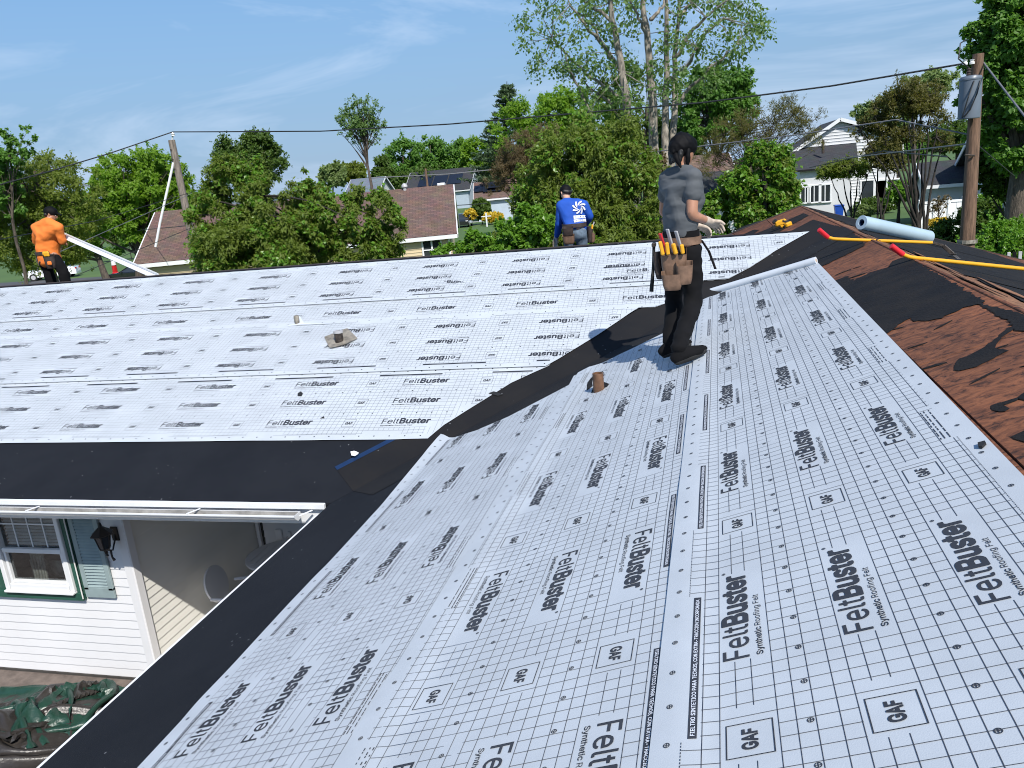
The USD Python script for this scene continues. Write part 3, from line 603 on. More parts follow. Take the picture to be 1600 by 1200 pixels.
for lab, s0, flip, ph, rr, ob in LF:
    if flip: mp = lambda w, u, s0=s0, ph=ph: (ph-w*.99, s0+u*.985)
    else: mp = lambda w, u, s0=s0, ph=ph: (ph+w*.99, s0+(WID-u)*.985)
    of = (lambda a, v, rr=rr, ob=ob: ob+rr(v, a)) if not flip else (lambda a, v, rr=rr, ob=ob, s0=s0: ob+.002+.006*ramp(-v, -s0-.14, -s0-.05)+rr(v, a))
    felt('felt_strip', lab, F2W, mp, clip_F if s0 < 3.1 else clip_F, of, (-14, 14), .075, False)

# ------------------------------------------------------------------ remnants of the old felt, vents and tools on the roof
OF = 'remnants of old black felt on the bare sheathing'
def old(pts, to3, pf, lab, seed, amp=.012, lift=.004, group=None, m='old_felt'):
    pl = rough_poly([pf(*p) for p in pts], amp, .05, seed)
    solo('old_felt', gridsheet(pl, to3, lambda a, v: lift-.001+.003*fb(a, v, (3, 3), seed), .10), m, lab, 'old felt', group, smooth=True)
old([(1165, 455), (1282, 418), (1352, 384), (1345, 372), (1322, 357), (1306, 352), (1296, 360), (1200, 405), (1120, 470)], A2W, pW, 'dark old felt between the valley membrane and the ridge, under the red grip', 1)
old([(1290, 470), (1303, 440), (1322, 432), (1334, 439), (1352, 430), (1390, 419), (1392, 409), (1418, 401), (1432, 409), (1480, 438), (1512, 455), (1540, 472), (1510, 480), (1472, 497), (1440, 503), (1420, 498), (1400, 512), (1360, 540), (1320, 500)], A2W, pW, 'large jagged black old felt patch beside the far end of the white strip', 2)
old([(1487, 577), (1500, 563), (1530, 548), (1550, 535), (1575, 513), (1594, 509), (1568, 526), (1552, 545), (1582, 547), (1560, 556), (1545, 564), (1520, 576), (1500, 581)], A2W, pW, 'curving tongue of black old felt lying on the brown sheathing', 3, .008)
old([(1550, 634), (1562, 630), (1581, 640), (1568, 646), (1553, 642)], A2W, pW, 'small torn felt scrap below the curving black tongue', 4, .004)
old([(1589, 623), (1612, 606), (1615, 630)], A2W, pW, 'small felt scrap at the right border above the felt edge', 5, .004)
old([(1580, 684), (1604, 673), (1612, 694), (1590, 690)], A2W, pW, 'felt scrap by the white strip edge at the right border', 6, .004)
old([(1500, 462), (1540, 476), (1600, 492), (1612, 500), (1612, 512), (1570, 500), (1548, 486)], A2W, pW, 'long dark felt remnant just under the near ridge crease', 7, .01)
old([(1575, 500), (1612, 508), (1612, 520), (1585, 516)], A2W, pW, 'dark felt scrap near the ridge at the right border', 8, .008)
old([(1136, 369), (1150, 363), (1192, 345), (1184, 346), (1158, 355)], A2W, pW, 'thin dark felt streak low on the far brown slope', 9, .006)
old([(1180, 366), (1256, 333), (1264, 337), (1215, 364)], A2W, pW, 'broad dark felt streak behind the yellow nailer', 10, .012)
old([(1150, 372), (1178, 359), (1186, 360), (1168, 372)], A2W, pW, 'short dark felt streak left of the yellow nailer', 11, .008)
# slivers of felt left under the nails
rs_ = np.random.default_rng(44); slv = []
for k in range(34):
    v = rs_.uniform(2.9, 7.6); a = rs_.uniform(1.10, 1.66); L = rs_.uniform(.02, .09); w = rs_.uniform(.006, .022); t_ = rs_.normal(0, .35); c_, s_ = math.cos(t_), math.sin(t_)
    g = Polygon([(a+x*c_-y*s_, v+x*s_+y*c_) for x, y in [(-L, 0), (-L*.4, w*rs_.uniform(.4, 1)), (L*.3, w*rs_.uniform(.5, 1.1)), (L, w*.1), (L*.5, -w*.6), (-L*.3, -w*rs_.uniform(.3, 1))]])
    slv.append(plate(A2W, g, .0005, .005))
solo('felt_slivers', cat(slv), 'old_felt', 'tiny black felt slivers strewn over the bare brown sheathing', 'old felt', kind='stuff')
# the far side of the ridge is still mostly black
r_ = np.random.default_rng(5)
def east(a0, a1, v0, v1, lab, seed):
    n = 26; lo = [(a0+abs(r_.normal(0, .10)), v) for v in np.linspace(v0, v1, n)]; hi = [(a1+r_.normal(0, .06), v) for v in np.linspace(v1, v0, n)]
    pl = Polygon(lo+hi).buffer(0); pl = max(getattr(pl, 'geoms', [pl]), key=lambda t: t.area)
    solo('old_felt', gridsheet(pl, E2W, lambda a, v: .004+.006*fb(a, v, (3, 3), seed), .12), 'old_felt', lab, 'old felt', smooth=True)
east(.20, 2.5, -3, 6.4, 'dark old felt beyond the ridge, below the nearer yellow shaft', 31)
east(.10, 2.6, 6.5, 11.2, 'dark old felt beyond the ridge under the yellow shafts', 32)
east(.05, 3.0, 11.3, 15.1, 'dark old felt beyond the ridge at the far gable', 33)
for i, (a, v, L, w) in enumerate([(.07, 6.9, .9, .05), (.16, 6.2, 1.2, .06), (.10, 5.2, 1.3, .09), (.30, 5.0, 1.5, .10), (.05, 8.6, .8, .05), (.22, 7.4, .7, .04)]):
    g = Polygon([(a, v), (a+w*.4, v+L*.5), (a+.02, v+L), (a-w*.5, v+L*.55)])
    solo('wood_splinter', plate(E2W, g, .011, .016), 'plywood_pale', ['pale torn wood strip on the ridge near the yellow handle', 'longer pale torn strip right of the crossing ridge', 'wide pale torn strip at the ridge by the right border', 'outermost pale torn strip beyond the ridge at the right border', 'pale torn strip on the ridge behind the nearer red grip', 'short pale torn strip beyond the nearer yellow shaft'][i], 'wood strip')
# pipes through the roof
def on(px, py, pf, to3, off=0): a, v = pf(px, py); return to3(np.array([a]), np.array([v]), off)[0]
p = on(936, 613, pW, A2W); VP = thing('vent_pipe', 'short brown plastic vent pipe standing through the near felt', 'vent pipe', p)
part('pipe', lathe([(.036, -.05), (.036, .165), (.046, .165), (.046, .02), (.046, -.05)], 20, p), 'pipe_brown', VP, smooth=40)
part('torn_collar', cat([plate(A2W, Polygon([pW(*q) for q in [(918, 613), (926, 607), (928, 590), (919, 601)]]), .018, .021), plate(A2W, Polygon([pW(*q) for q in [(925, 617), (950, 607), (953, 603), (946, 600), (938, 604), (928, 608)]]), .018, .0195)]), 'old_felt', VP)
p = on(531, 538, pF, F2W); VP = thing('vent_pipe', 'dark vent pipe with a crumpled metal flashing lying on the long roof', 'vent pipe', p)
part('pipe', lathe([(.034, -.05), (.034, .15), (.05, .15), (.05, .1), (.05, -.05)], 18, p), 'rust_steel', VP, smooth=40)
part('rim', lathe([(.03, .148), (.03, .162), (.056, .162), (.056, .135)], 18, p), 'pipe_grey', VP)
fl = gridsheet(Polygon([pF(*q) for q in [(508, 531), (528, 522), (544, 517), (560, 533), (540, 543), (517, 549)]]), F2W, lambda a, v: .028+.022*fb(a, v, (7, 7), 5), .03)
part('flashing', fl, 'flashing', VP, smooth=True)
p = on(465, 508, pF, F2W); VP = thing('vent_pipe', 'small grey pipe stub in a torn hole of the long roof, left of the flashing', 'vent pipe', p)
part('pipe', lathe([(.02, -.03), (.02, .12), (.032, .12), (.032, -.03)], 14, p), 'flashing', VP, smooth=40)
part('torn_felt', gridsheet(Polygon([pF(*q) for q in [(448, 513), (462, 508), (463, 498), (470, 497), (476, 508), (520, 509), (470, 511)]]), F2W, lambda a, v: .024+.012*fb(a, v, (8, 8), 6), .05), 'felt_edge', VP, smooth=True)
part('gap', plate(F2W, Polygon([pF(*q) for q in [(448, 512), (462, 507), (474, 508), (510, 509), (476, 512)]]), .019, .022), 'rubber', VP)
# scraps
for pts, pf, to3, lab in [([(466, 617), (471, 614), (474, 617), (472, 621), (466, 621)], pF, F2W, 'small black scrap on the lowest printed strip'),
                          ([(764, 617), (772, 614), (786, 619), (778, 621)], pF, F2W, 'thin black scrap at the felt edge beside the valley'),
                          ([(1530, 699), (1541, 696), (1543, 699), (1537, 705), (1531, 705)], pW, A2W, 'small black scrap on the right margin of the topmost strip'),
                          ([(501, 656), (507, 653), (508, 656)], pF, F2W, 'tiny black scrap on the lowest printed strip')]:
    solo('scrap', plate(to3, Polygon([pf(*q) for q in pts]), .012, .0215), 'rubber', lab, 'scrap')
for pts, pf, to3, lab in [([(550, 712), (556, 711), (563, 714), (556, 719), (551, 718)], pF, F2W, 'white paper scrap by the blue edged flap above the gutter'), ([(1122, 455), (1126, 453), (1128, 457), (1124, 458)], pW, A2W, 'white paper bit on the valley membrane behind the man in grey')]:
    solo('scrap', gridsheet(Polygon([pf(*q) for q in pts]), to3, lambda a, v: .03+.03*fb(a, v, (20, 20), 3), .02), 'white_print', lab, 'scrap', smooth=True)
# roll of membrane lying beyond the ridge
p0, p1 = np.array([1.83, 10.6, 0]), np.array([2.78, 11.35, 0])
for q in (p0, p1): q[2] = zn(q[0])+.095
d = unit(p1-p0); RL = thing('membrane_roll', 'pale blue roll of roof membrane lying beyond the ridge', 'roll', (p0+p1)/2)
rr = .088
prof = [(rr-.045, 0), (rr-.004, 0), (rr, .004), (rr, np.linalg.norm(p1-p0)-.004), (rr-.004, np.linalg.norm(p1-p0)), (rr-.045, np.linalg.norm(p1-p0)), (rr-.045, 0)]
m = trimesh.creation.revolve(np.array(prof), sections=36); T = np.eye(4); T[:3, :3] = frame(d); T[:3, 3] = p0; m.apply_transform(T)
part('wound_sheet', m, 'roll_blue', RL, smooth=35)
m = lathe([(rr-.056, .01), (rr-.046, .01), (rr-.046, np.linalg.norm(p1-p0)-.01), (rr-.056, np.linalg.norm(p1-p0)-.01), (rr-.056, .01)], 24); m.apply_transform(T); part('core', m, 'film_blue', RL, smooth=35)
# shingle removers
def remover(pts, lab, Y, head=None, tip=None):
    P = [at(px, py, y) for (px, py), y in zip(pts, Y)]
    T = thing('shingle_remover', lab, 'roofing tool', P[2])
    c = [P[1]*(1-t)+P[2]*t for t in (0, .6, .85)]+[P[2]*.92+P[1]*.04+P[3]*.04]+[P[2]*(1-t)+P[3]*t for t in (.03, .06, .12, .3, .6, 1)]
    part('shaft', tube(c, .0165, 12), 'tool_yellow', T, smooth=50)
    part('grip', tube([P[0], P[0]+(P[1]-P[0])*.03, P[0]+(P[1]-P[0])*.97, P[1]], [.017, .024, .023, .02], 14), 'grip_red', T, smooth=50)
    if head is not None:
        h = [np.array(q) for q in head]
        part('neck', cat([beam(P[3], h[0], .022, .03), beam(h[0], h[1], .022, .04)]), 'rust_steel', T)
        F = frame(h[2]-h[1], NE); bl = []
        for k in range(5): bl.append(beam(h[1]+F[:, 0]*(k-2)*.045, h[2]+F[:, 0]*(k-2)*.048, .018, .006))
        bl.append(beam(h[1]-F[:, 0]*.11, h[1]+F[:, 0]*.11, .05, .012)); part('fork', cat(bl), 'rust_steel', T)
E3 = lambda px, py, o: on(px, py, pE, E2W, o)
remover([(1279, 358.5), (1294, 371), (1304, 373.5), (1456, 379)], 'yellow shingle fork with a red grip and rusty head, lying nearest the blue roll', (8.5, 8.55, 8.58, 9.1), [at(1474, 384, 9.15), at(1489, 397, 9.12), at(1503, 408, 9.08)])
remover([(1392, 384), (1411, 398), (1424, 402.5), (1640, 424)], 'yellow shingle remover with a red grip crossing the right border', (6.95, 6.98, 7.0, 7.5))
# nailer
c = on(1222, 357, pW, A2W, .02); NLR = thing('nail_gun', 'yellow and black nailer on the far brown slope', 'nailer', c)
def nb(x, z, y=0): return c+np.array([x, y, z])
part('body', cat([beam(nb(-.10, .05), nb(.07, .09), .075, .09, ch=.02), beam(nb(-.02, .05), nb(.02, .0), .06, .06, ch=.015)]), 'tool_yellow', NLR)
part('battery', beam(nb(.05, .02, -.06), nb(.14, .05, -.02), .07, .08, ch=.015), 'tool_yellow', NLR)
part('handle', cat([beam(nb(.0, .10, -.02), nb(.11, .06, -.02), .04, .05, ch=.012), beam(nb(-.13, .07), nb(-.07, .12), .06, .05, ch=.012)]), 'tool_black', NLR)
part('magazine', cat([beam(nb(-.14, .0), nb(-.03, .03), .035, .06, ch=.008), beam(nb(-.12, .03), nb(-.15, -.02), .03, .03, ch=.006)]), 'tool_black', NLR)

# ------------------------------------------------------------------ porch furniture and tarpaulins
def ovalback(c, d, w, h, t=.03):
    F = frame(d); pts = []
    return None
tc = np.array([-5.33, 7.98, .0]); PT = thing('garden_table', 'round white garden table in the shaded porch', 'table', tc)
part('tabletop', lathe([(0, .70), (.38, .70), (.42, .71), (.42, .735), (.40, .74), (0, .735)], 28, tc), 'vinyl_white', PT, smooth=40)
for k in range(4):
    a = k*math.pi/2+.5; part('leg', tube([tc+[.3*math.cos(a), .3*math.sin(a), .70], tc+[.34*math.cos(a), .34*math.sin(a), .05]], [.025, .018], 8), 'vinyl_white', PT)
for k in range(7): part('slat', cbox(tc+[(k-3)*.1, 0, .742], (.06, 2*math.sqrt(max(.02, .37**2-((k-3)*.1)**2)), .006), .002), 'vinyl_white', PT)
cc = np.array([-5.42, 7.2, .05]); CH = thing('garden_chair', 'white garden chair with a rounded back beside the porch table', 'chair', cc)
el = [(.24*math.sin(t), .43+.02+.43*(1-math.cos(t))/2*1.0) for t in np.linspace(0, 2*np.pi, 28)[:-1]]
mb = prism(Polygon(el), .025); T = np.eye(4); T[:3, 0], T[:3, 1], T[:3, 2] = unit([-.15, .98, 0]), unit([-.25, -.04, .95]), np.cross(unit([-.15, .98, 0]), unit([-.25, -.04, .95])); T[:3, 3] = cc+[-.2, .1, 0]; mb.apply_transform(T)
part('backrest', mb, 'vinyl_white', CH)
part('seat', cbox(cc+[.02, 0, .42], (.46, .46, .035), .015), 'vinyl_white', CH)
for sx in (-1, 1):
    for sy in (-1, 1): part('leg', tube([cc+[.19*sx, .19*sy, .41], cc+[.22*sx, .22*sy, .0]], [.024, .018], 8), 'vinyl_white', CH)
    part('armrest', tube([cc+[-.22, .24*sx, .62], cc+[0, .26*sx, .64], cc+[.2, .25*sx, .62], cc+[.22, .24*sx, .42]], .02, 8), 'vinyl_white', CH, smooth=40)
hc = cc+[.02, .05, .46]; aa = np.linspace(0, 6*np.pi, 80)
solo('hose', tube([hc+[(.15+.02*math.sin(3*t))*math.cos(t), (.13+.02*math.cos(2*t))*math.sin(t), .006*t+.02*math.sin(1.7*t)] for t in aa], .012, 6), 'tarp_green', 'coiled green garden hose on the porch chair', 'hose', smooth=True)
def ong(px, py, z): return onplane(px, py, (0, 0, 1), (0, 0, z))
def crumple(n, sp, drive, floor, wall, seed, steps=260):
    """a sheet let fall in a heap: points held together at their spacing, a few of them drawn in, the rest hanging between"""
    r = np.random.default_rng(seed); i, j = np.meshgrid(np.arange(n), np.arange(n), indexing='ij')
    X = np.stack([(i-n/2)*sp*.70, (j-n/2)*sp*.70, np.zeros((n, n))], -1)+drive[0]; X[..., 2] += .35+.25*meshkit.noise(np.stack([i*.12, j*.12, i*0], -1), seed)+r.normal(0, .012, (n, n)); X[..., :2] += r.normal(0, .006, (n, n, 2))
    Vv = np.zeros_like(X); ci = np.array(drive[1]); tg = np.array(drive[2])
    def fix(P, A, B, L, k):
        d = P[B]-P[A]; l = np.linalg.norm(d, axis=-1, keepdims=True); c = d*(1-L/np.maximum(l, 1e-9))*.5*k; P[A] += c; P[B] -= c
    sl = slice
    sets = []
    for o in (0, 1):
        m = (n-o)//2
        sets += [((sl(o, o+2*m-1, 2), sl(None)), (sl(o+1, o+2*m, 2), sl(None)), sp, 1.0), ((sl(None), sl(o, o+2*m-1, 2)), (sl(None), sl(o+1, o+2*m, 2)), sp, 1.0)]
        sets += [((sl(o, o+2*m-1, 2), sl(0, n-1)), (sl(o+1, o+2*m, 2), sl(1, n)), sp*1.414, .5), ((sl(o, o+2*m-1, 2), sl(1, n)), (sl(o+1, o+2*m, 2), sl(0, n-1)), sp*1.414, .5)]
    for s_ in range(steps):
        Vv *= .965; Vv[..., 2] -= .0011; P = X+Vv; f = min(1, s_/(steps*.6))
        q = P[ci[:, 0], ci[:, 1]]; P[ci[:, 0], ci[:, 1]] = q+(tg-q)*(.02+.10*f)
        for _ in range(5):
            for A, B, L, k in sets: fix(P, A, B, L, k)
            for o in range(4):                                    # a little stiffness against tight creasing
                m = (n-o-2)//4
                a_, b_ = (sl(o, o+4*m, 4), sl(None)), (sl(o+2, o+2+4*m, 4), sl(None)); d = P[b_]-P[a_]; l = np.linalg.norm(d, axis=-1, keepdims=True); c = np.where(l < sp*1.6, d*(1-sp*1.6/np.maximum(l, 1e-9))*.25, 0); P[a_] += c; P[b_] -= c
                a_, b_ = (sl(None), sl(o, o+4*m, 4)), (sl(None), sl(o+2, o+2+4*m, 4)); d = P[b_]-P[a_]; l = np.linalg.norm(d, axis=-1, keepdims=True); c = np.where(l < sp*1.6, d*(1-sp*1.6/np.maximum(l, 1e-9))*.25, 0); P[a_] += c; P[b_] -= c
            P[..., 2] = np.maximum(P[..., 2], floor(P[..., 0], P[..., 1])); P[..., 1] = np.minimum(P[..., 1], wall)
        Vv = P-X; X = P
    k = np.arange(n*n).reshape(n, n); F = np.concatenate([np.stack([k[:-1, :-1], k[1:, :-1], k[1:, 1:]], -1).reshape(-1, 3), np.stack([k[:-1, :-1], k[1:, 1:], k[:-1, 1:]], -1).reshape(-1, 3)])
    return trimesh.Trimesh(X.reshape(-1, 3), F, process=False)
c0 = ong(25, 1120, .3); c0[2] = 0
for sd, off, ex, lab in ((5, (.15, .25), (.62, .52), 'crumpled green and brown tarpaulin heaped against the white wall'), (12, (-.05, -.22), (.66, .46), 'second crumpled tarpaulin in front, at the bottom left corner')):
    r0 = np.random.default_rng(sd); N_ = 66; ci, tg = [], []
    for k in range(20):
        a_, b_ = r0.integers(2, N_-2, 2); ci.append((a_, b_)); tg.append(c0+[off[0]+((a_-N_/2)/N_*2*ex[0]+r0.normal(0, .10)), off[1]+((b_-N_/2)/N_*2*ex[1]+r0.normal(0, .09)), .06+.44*abs(r0.normal(0, .8))*(1-.5*(abs(a_-N_/2)+abs(b_-N_/2))/N_)])
    hp_ = lambda x, y: .035+.26*np.exp(-(((x-c0[0]-off[0])/.55)**2+((y-c0[1]-off[1])/.45)**2))+(.10 if sd > 5 else 0)*np.exp(-(((x-c0[0])/.6)**2+((y-c0[1])/.5)**2))
    m = crumple(N_, .041, (c0+[off[0], off[1], 0], ci, tg), hp_, WY-.02, sd)
    if sd > 5: m.faces = m.faces[:, ::-1]
    solo('tarpaulin', m, 'tarp', lab, 'tarpaulin', smooth=45)

# ------------------------------------------------------------------ people
def sph(c, r): return m3.Manifold.sphere(float(r), 20).translate([float(x) for x in c])
def figure(bones, edge=.018, its=10, wr=0.0, wf=(9, 9, 16), seed=0):
    """one continuous surface: hulls of spheres joined, refined and smoothed; wr adds folds of cloth"""
    ms = [m3.Manifold.batch_hull([sph(c, r) for c, r in b]) if len(b) > 1 else sph(*b[0]) for b in bones]
    m = m3.Manifold.batch_boolean(ms, m3.OpType.Add).refine_to_length(edge); M_ = m.to_mesh()
    t = trimesh.Trimesh(M_.vert_properties[:, :3], M_.tri_verts, process=True)
    trimesh.smoothing.filter_taubin(t, lamb=.5, nu=-.53, iterations=its)
    if wr:
        n = t.vertex_normals; v = t.vertices; f = meshkit.fbm(v*np.array(wf), 3, seed)
        g = meshkit.noise((v@np.array([[1, .4, 0], [0, 1, .3], [.5, 0, 1]]))*np.array(wf)*.8, seed+9)
        t.vertices = v+n*(wr*(2*f-1)+wr*.8*(1-np.abs(2*g-1)*2)[:])[:, None] if f.ndim > 1 else v+n*((wr*(2*f-1)+wr*.8*(1-2*np.abs(2*g-1)))[:, None])
    return t
def chain(pts, rad): return [[(pts[i], rad[i]), (pts[i+1], rad[i+1])] for i in range(len(pts)-1)]
def hand(w, d, nrm, side, curl=.5, s=1.0):
    """palm, four unequal bent fingers and a thumb; w wrist, d towards the fingers, nrm out of the back of the hand, side +1 thumb on nrm x d"""
    d = unit(d); nrm = unit(np.array(nrm)-d*(np.array(nrm)@d)); x = np.cross(nrm, d)*side
    B = [[(w, .024*s)] + [(w+d*.085*s+x*o*s, .012*s) for o in (-.03, .03)] + [(w+d*.03*s+x*o*s, .014*s) for o in (-.024, .024)]]
    for k, (o, L) in enumerate(zip((.031, .011, -.010, -.030), (.072, .08, .075, .058))):
        p = w+d*.085*s+x*o*s; c1, c2, c3 = curl*.7, curl*1.7, curl*2.4; pts = [w+d*.06*s+x*o*.9*s, p]
        for a, l in ((c1, .45), (c2, .32), (c3, .23)): p = p+(d*math.cos(a)-nrm*math.sin(a))*L*l*s; pts.append(p)
        B += chain(pts, [.0105*s, .0105*s, .0095*s, .0088*s, .0078*s])
    t0 = w+d*.03*s+x*.024*s; t1 = t0+(d*.55+x*.75-nrm*.25)*.045*s; t2 = t1+(d*.85+x*.25-nrm*.45)*.035*s
    B += chain([w+d*.015*s+x*.012*s, t0, t1, t2], [.015*s, .015*s, .012*s, .009*s]); return B
def head(c, fwd, up=(0, 0, 1), s=1.0):
    """skull, jaw, nose and ears; c the middle of the head"""
    f = unit(fwd); u = unit(np.array(up)-f*(np.array(up)@f)); l = np.cross(u, f); P = lambda a, b, d: c+(f*a+l*b+u*d)*s
    B = [[(P(-.02, 0, .035), .085*s), (P(.03, 0, .035), .075*s), (P(-.015, 0, .06), .066*s)], [(P(.035, 0, .0), .062*s), (P(.055, 0, -.075), .034*s), (P(.0, .03, -.05), .04*s), (P(.0, -.03, -.05), .04*s)],
         [(P(.088, 0, .012), .008*s), (P(.106, 0, -.022), .013*s), (P(.088, 0, -.026), .014*s)]]
    for k in (-1, 1): B += [[(P(-.005, .076*k, .02), .011*s), (P(-.015, .086*k, .015), .010*s), (P(-.005, .076*k, -.02), .009*s)]]
    return B, P
def eyes(T, body, P, s=1.0):
    for k in (-1, 1):
        e = trimesh.creation.icosphere(2, .0125*s); e.apply_translation(P(.082, .032*k, .008)); p = part('eye', e, 'white_print', body, smooth=True)
    part('mouth', beam(P(.091, .022, -.055), P(.091, -.022, -.055), .006, .006), 'leather_dark', body)

# --- the man in grey on the near slope
Yg = 6.62
G = lambda px, py, dy=0.0: at(px, py, Yg+dy)
fr = onplane(1082, 565, NW, (XR, 0, ZR)+NW*.02); fl_ = onplane(1060, 554, NW, (XR, 0, ZR)+NW*.02)
base = onplane(1068, 560, NW, (XR, 0, ZR))
GM = thing('person', 'person in a grey T-shirt and black head wrap standing on the near felt', 'person', base)
fw = unit([.80, .60, 0])                                     # the way he faces
rt = np.array([fw[1], -fw[0], 0])                            # his right
nk, hd = G(1068, 262, .02), G(1067, 237, .04)
sR, sL = G(1083, 279, -.10), G(1044, 279, .12)
eR, wR_ = G(1081, 336, -.16), G(1108, 346, .02)
eL, wL_ = G(1037, 333, .22), G(1086, 352, .42)
wa, ch = G(1061, 352, .0), G(1063, 300, .0)
hR, hL = G(1077, 392, -.07), G(1053, 391, .09)
kR, kL = G(1084, 472, -.06), G(1053, 472, .14)
aR = fr+np.array([-.10, -.02, .09]); aL = fl_+np.array([-.06, -.02, .09])
tR, tL = fr+fw*.14*np.array([1, 1, 1])+[0, 0, .14/3*.8+.03], fl_+fw*.13+[0, 0, .13/3*.8+.03]
torso = lambda e: [[(nk+[0, 0, -.03], .055+e), (sR, .058+e), (sL, .058+e)], [(sR+[0, 0, -.03], .06+e), (sL+[0, 0, -.03], .06+e), (ch+fw*.05+rt*.08-[0, 0, .06], .085+e), (ch+fw*.05-rt*.08-[0, 0, .06], .085+e), (ch-fw*.035, .08+e)],
    [(ch+fw*.05+rt*.08-[0, 0, .06], .085+e), (ch+fw*.05-rt*.08-[0, 0, .06], .085+e), (ch-fw*.03, .08+e), (wa+rt*.075, .082+e), (wa-rt*.075, .082+e), (wa+fw*.04, .08+e)],
    [(wa+rt*.075, .082+e), (wa-rt*.075, .082+e), (hR, .092+e), (hL, .092+e), ((hR+hL)/2-fw*.03, .09+e)]]
hb, HP = head(hd, unit(fw+[-.1, .05, -.12]))
skin = torso(-.006)+[[(nk-[0, 0, .03], .054), (hd-[0, 0, .06]-fw*.01, .052)]]+hb
skin += chain([sR, eR, wR_], [.056, .042, .028])+chain([eR*.75+wR_*.25, eR*.62+wR_*.38], [.044, .040])+chain([sL, eL, wL_], [.056, .042, .028])
skin += chain([hR, kR, aR], [.085, .055, .04])+chain([hL, kL, aL], [.085, .055, .04])+chain([aR, aR*.5+tR*.5], [.036, .026])+chain([aL, aL*.5+tL*.5], [.036, .026])
b = part('body', figure(skin, .02, 8), 'skin_tan', GM, smooth=True); eyes(GM, b, HP)
sleeve = lambda s, e: [[(s, .070), (s*.55+e*.45, .066)]]
part('t_shirt', figure(torso(.012)[:3]+[[(wa+rt*.078, .092), (wa-rt*.078, .092), (wa+rt*.07-[0, 0, .07], .094), (wa-rt*.07-[0, 0, .07], .094)]]+sleeve(sR, eR)+sleeve(sL, eL), .014, 5, .013, (6, 6, 15), 3), 'shirt_grey', b, smooth=True)
part('trousers', figure([[((hR+hL)/2+[0, 0, .06]+rt*.06, .094), ((hR+hL)/2+[0, 0, .06]-rt*.06, .094), (hR-[0, 0, .05], .098), (hL-[0, 0, .05], .098)]]+chain([hR, kR, aR+[0, 0, .03]], [.098, .072, .060])+chain([hL, kL, aL+[0, 0, .03]], [.098, .072, .060]), .018, 8, .010, (8, 8, 12), 5), 'cloth_black', b, smooth=True)
def shoe(a, heel, toe):
    f = unit((toe-heel)*[1, 1, 0]); sd = np.array([f[1], -f[0], 0]); up = NW
    F = unit(f-up*(f@up)); h = heel
    return [[(a+[0, 0, .0], .05), (h+up*.045, .045), (h+F*.10+up*.06, .045)], [(h+up*.035, .038), (h+F*.09+up*.04+sd*.012, .042), (h+F*.19+up*.03+sd*.018, .034), (h+F*.19+up*.03-sd*.018, .034)], [(h+F*.10+up*.055, .045), (h+F*.235+up*.026, .026)]], h, F, sd, up
for a, f0, dr in ((aR, fr, [.96, .28, 0]), (aL, fl_, [.94, .34, 0])):
    hl = f0-unit(dr)*.115; bs, h, F, sd, up = shoe(a, hl+NW*0, hl+np.array(dr)); sp = part('shoe', figure(bs, .012, 6), 'cloth_black', b, smooth=True)
    part('sole', m3_sole if False else figure([[(h+up*.012, .030), (h+F*.12+up*.012+sd*.012, .036), (h+F*.215+up*.012, .032)]], .02, 2).apply_transform(np.eye(4)), 'rubber', sp, smooth=True)
# head wrap with its knotted tails, hair below it
up_ = unit([0, 0, 1])
wp = figure([[(HP(-.022, 0, .045), .098), (HP(.03, 0, .05), .088), (HP(-.01, 0, .075), .078)], [(HP(-.05, 0, .03), .078), (HP(-.085, 0, .015), .048)], [(HP(-.09, 0, .01), .036), (HP(-.115, -.02, -.01), .022)]], .012, 6, .006, (26, 26, 26), 8)
part('head_wrap', wp, 'satin_black', b, smooth=True)
part('wrap_tail', figure(chain([HP(-.09, .0, .0), HP(-.10, -.045, -.06), HP(-.075, -.07, -.125)], [.024, .022, .008])+chain([HP(-.02, -.085, .01), HP(-.02, -.088, -.06), HP(-.01, -.08, -.12)], [.016, .02, .008]), .012, 5, .003, (30, 30, 30), 4), 'satin_black', b, smooth=True)
hr = [[(HP(-.07, .055*k, -.01), .026), (HP(-.075, .05*k, -.075-.012*(k*k)), .014)] for k in (-1, -.5, 0, .5, 1)]+[[(HP(-.07, .06, -.03), .02), (HP(-.07, -.06, -.03), .02), (HP(-.085, 0, -.05), .024)]]
part('hair', figure(hr, .01, 3, .004, (60, 60, 20), 6), 'hair', b, smooth=True)
dR, dL = unit(wR_-eR), unit(wL_-eL)
part('glove', figure([[(wR_-dR*.05, .036), (wR_, .032)]]+hand(wR_, unit(dR+[.1, .1, -.15]), unit([-.3, .3, .9]), -1, .55, 1.12), .008, 4), 'glove', b, smooth=True)
part('glove', figure([[(wL_-dL*.05, .036), (wL_, .032)]]+hand(wL_, unit(dL+[.35, -.2, -.1]), unit([-.3, .3, .9]), 1, .5, 1.12), .008, 4), 'glove', b, smooth=True)
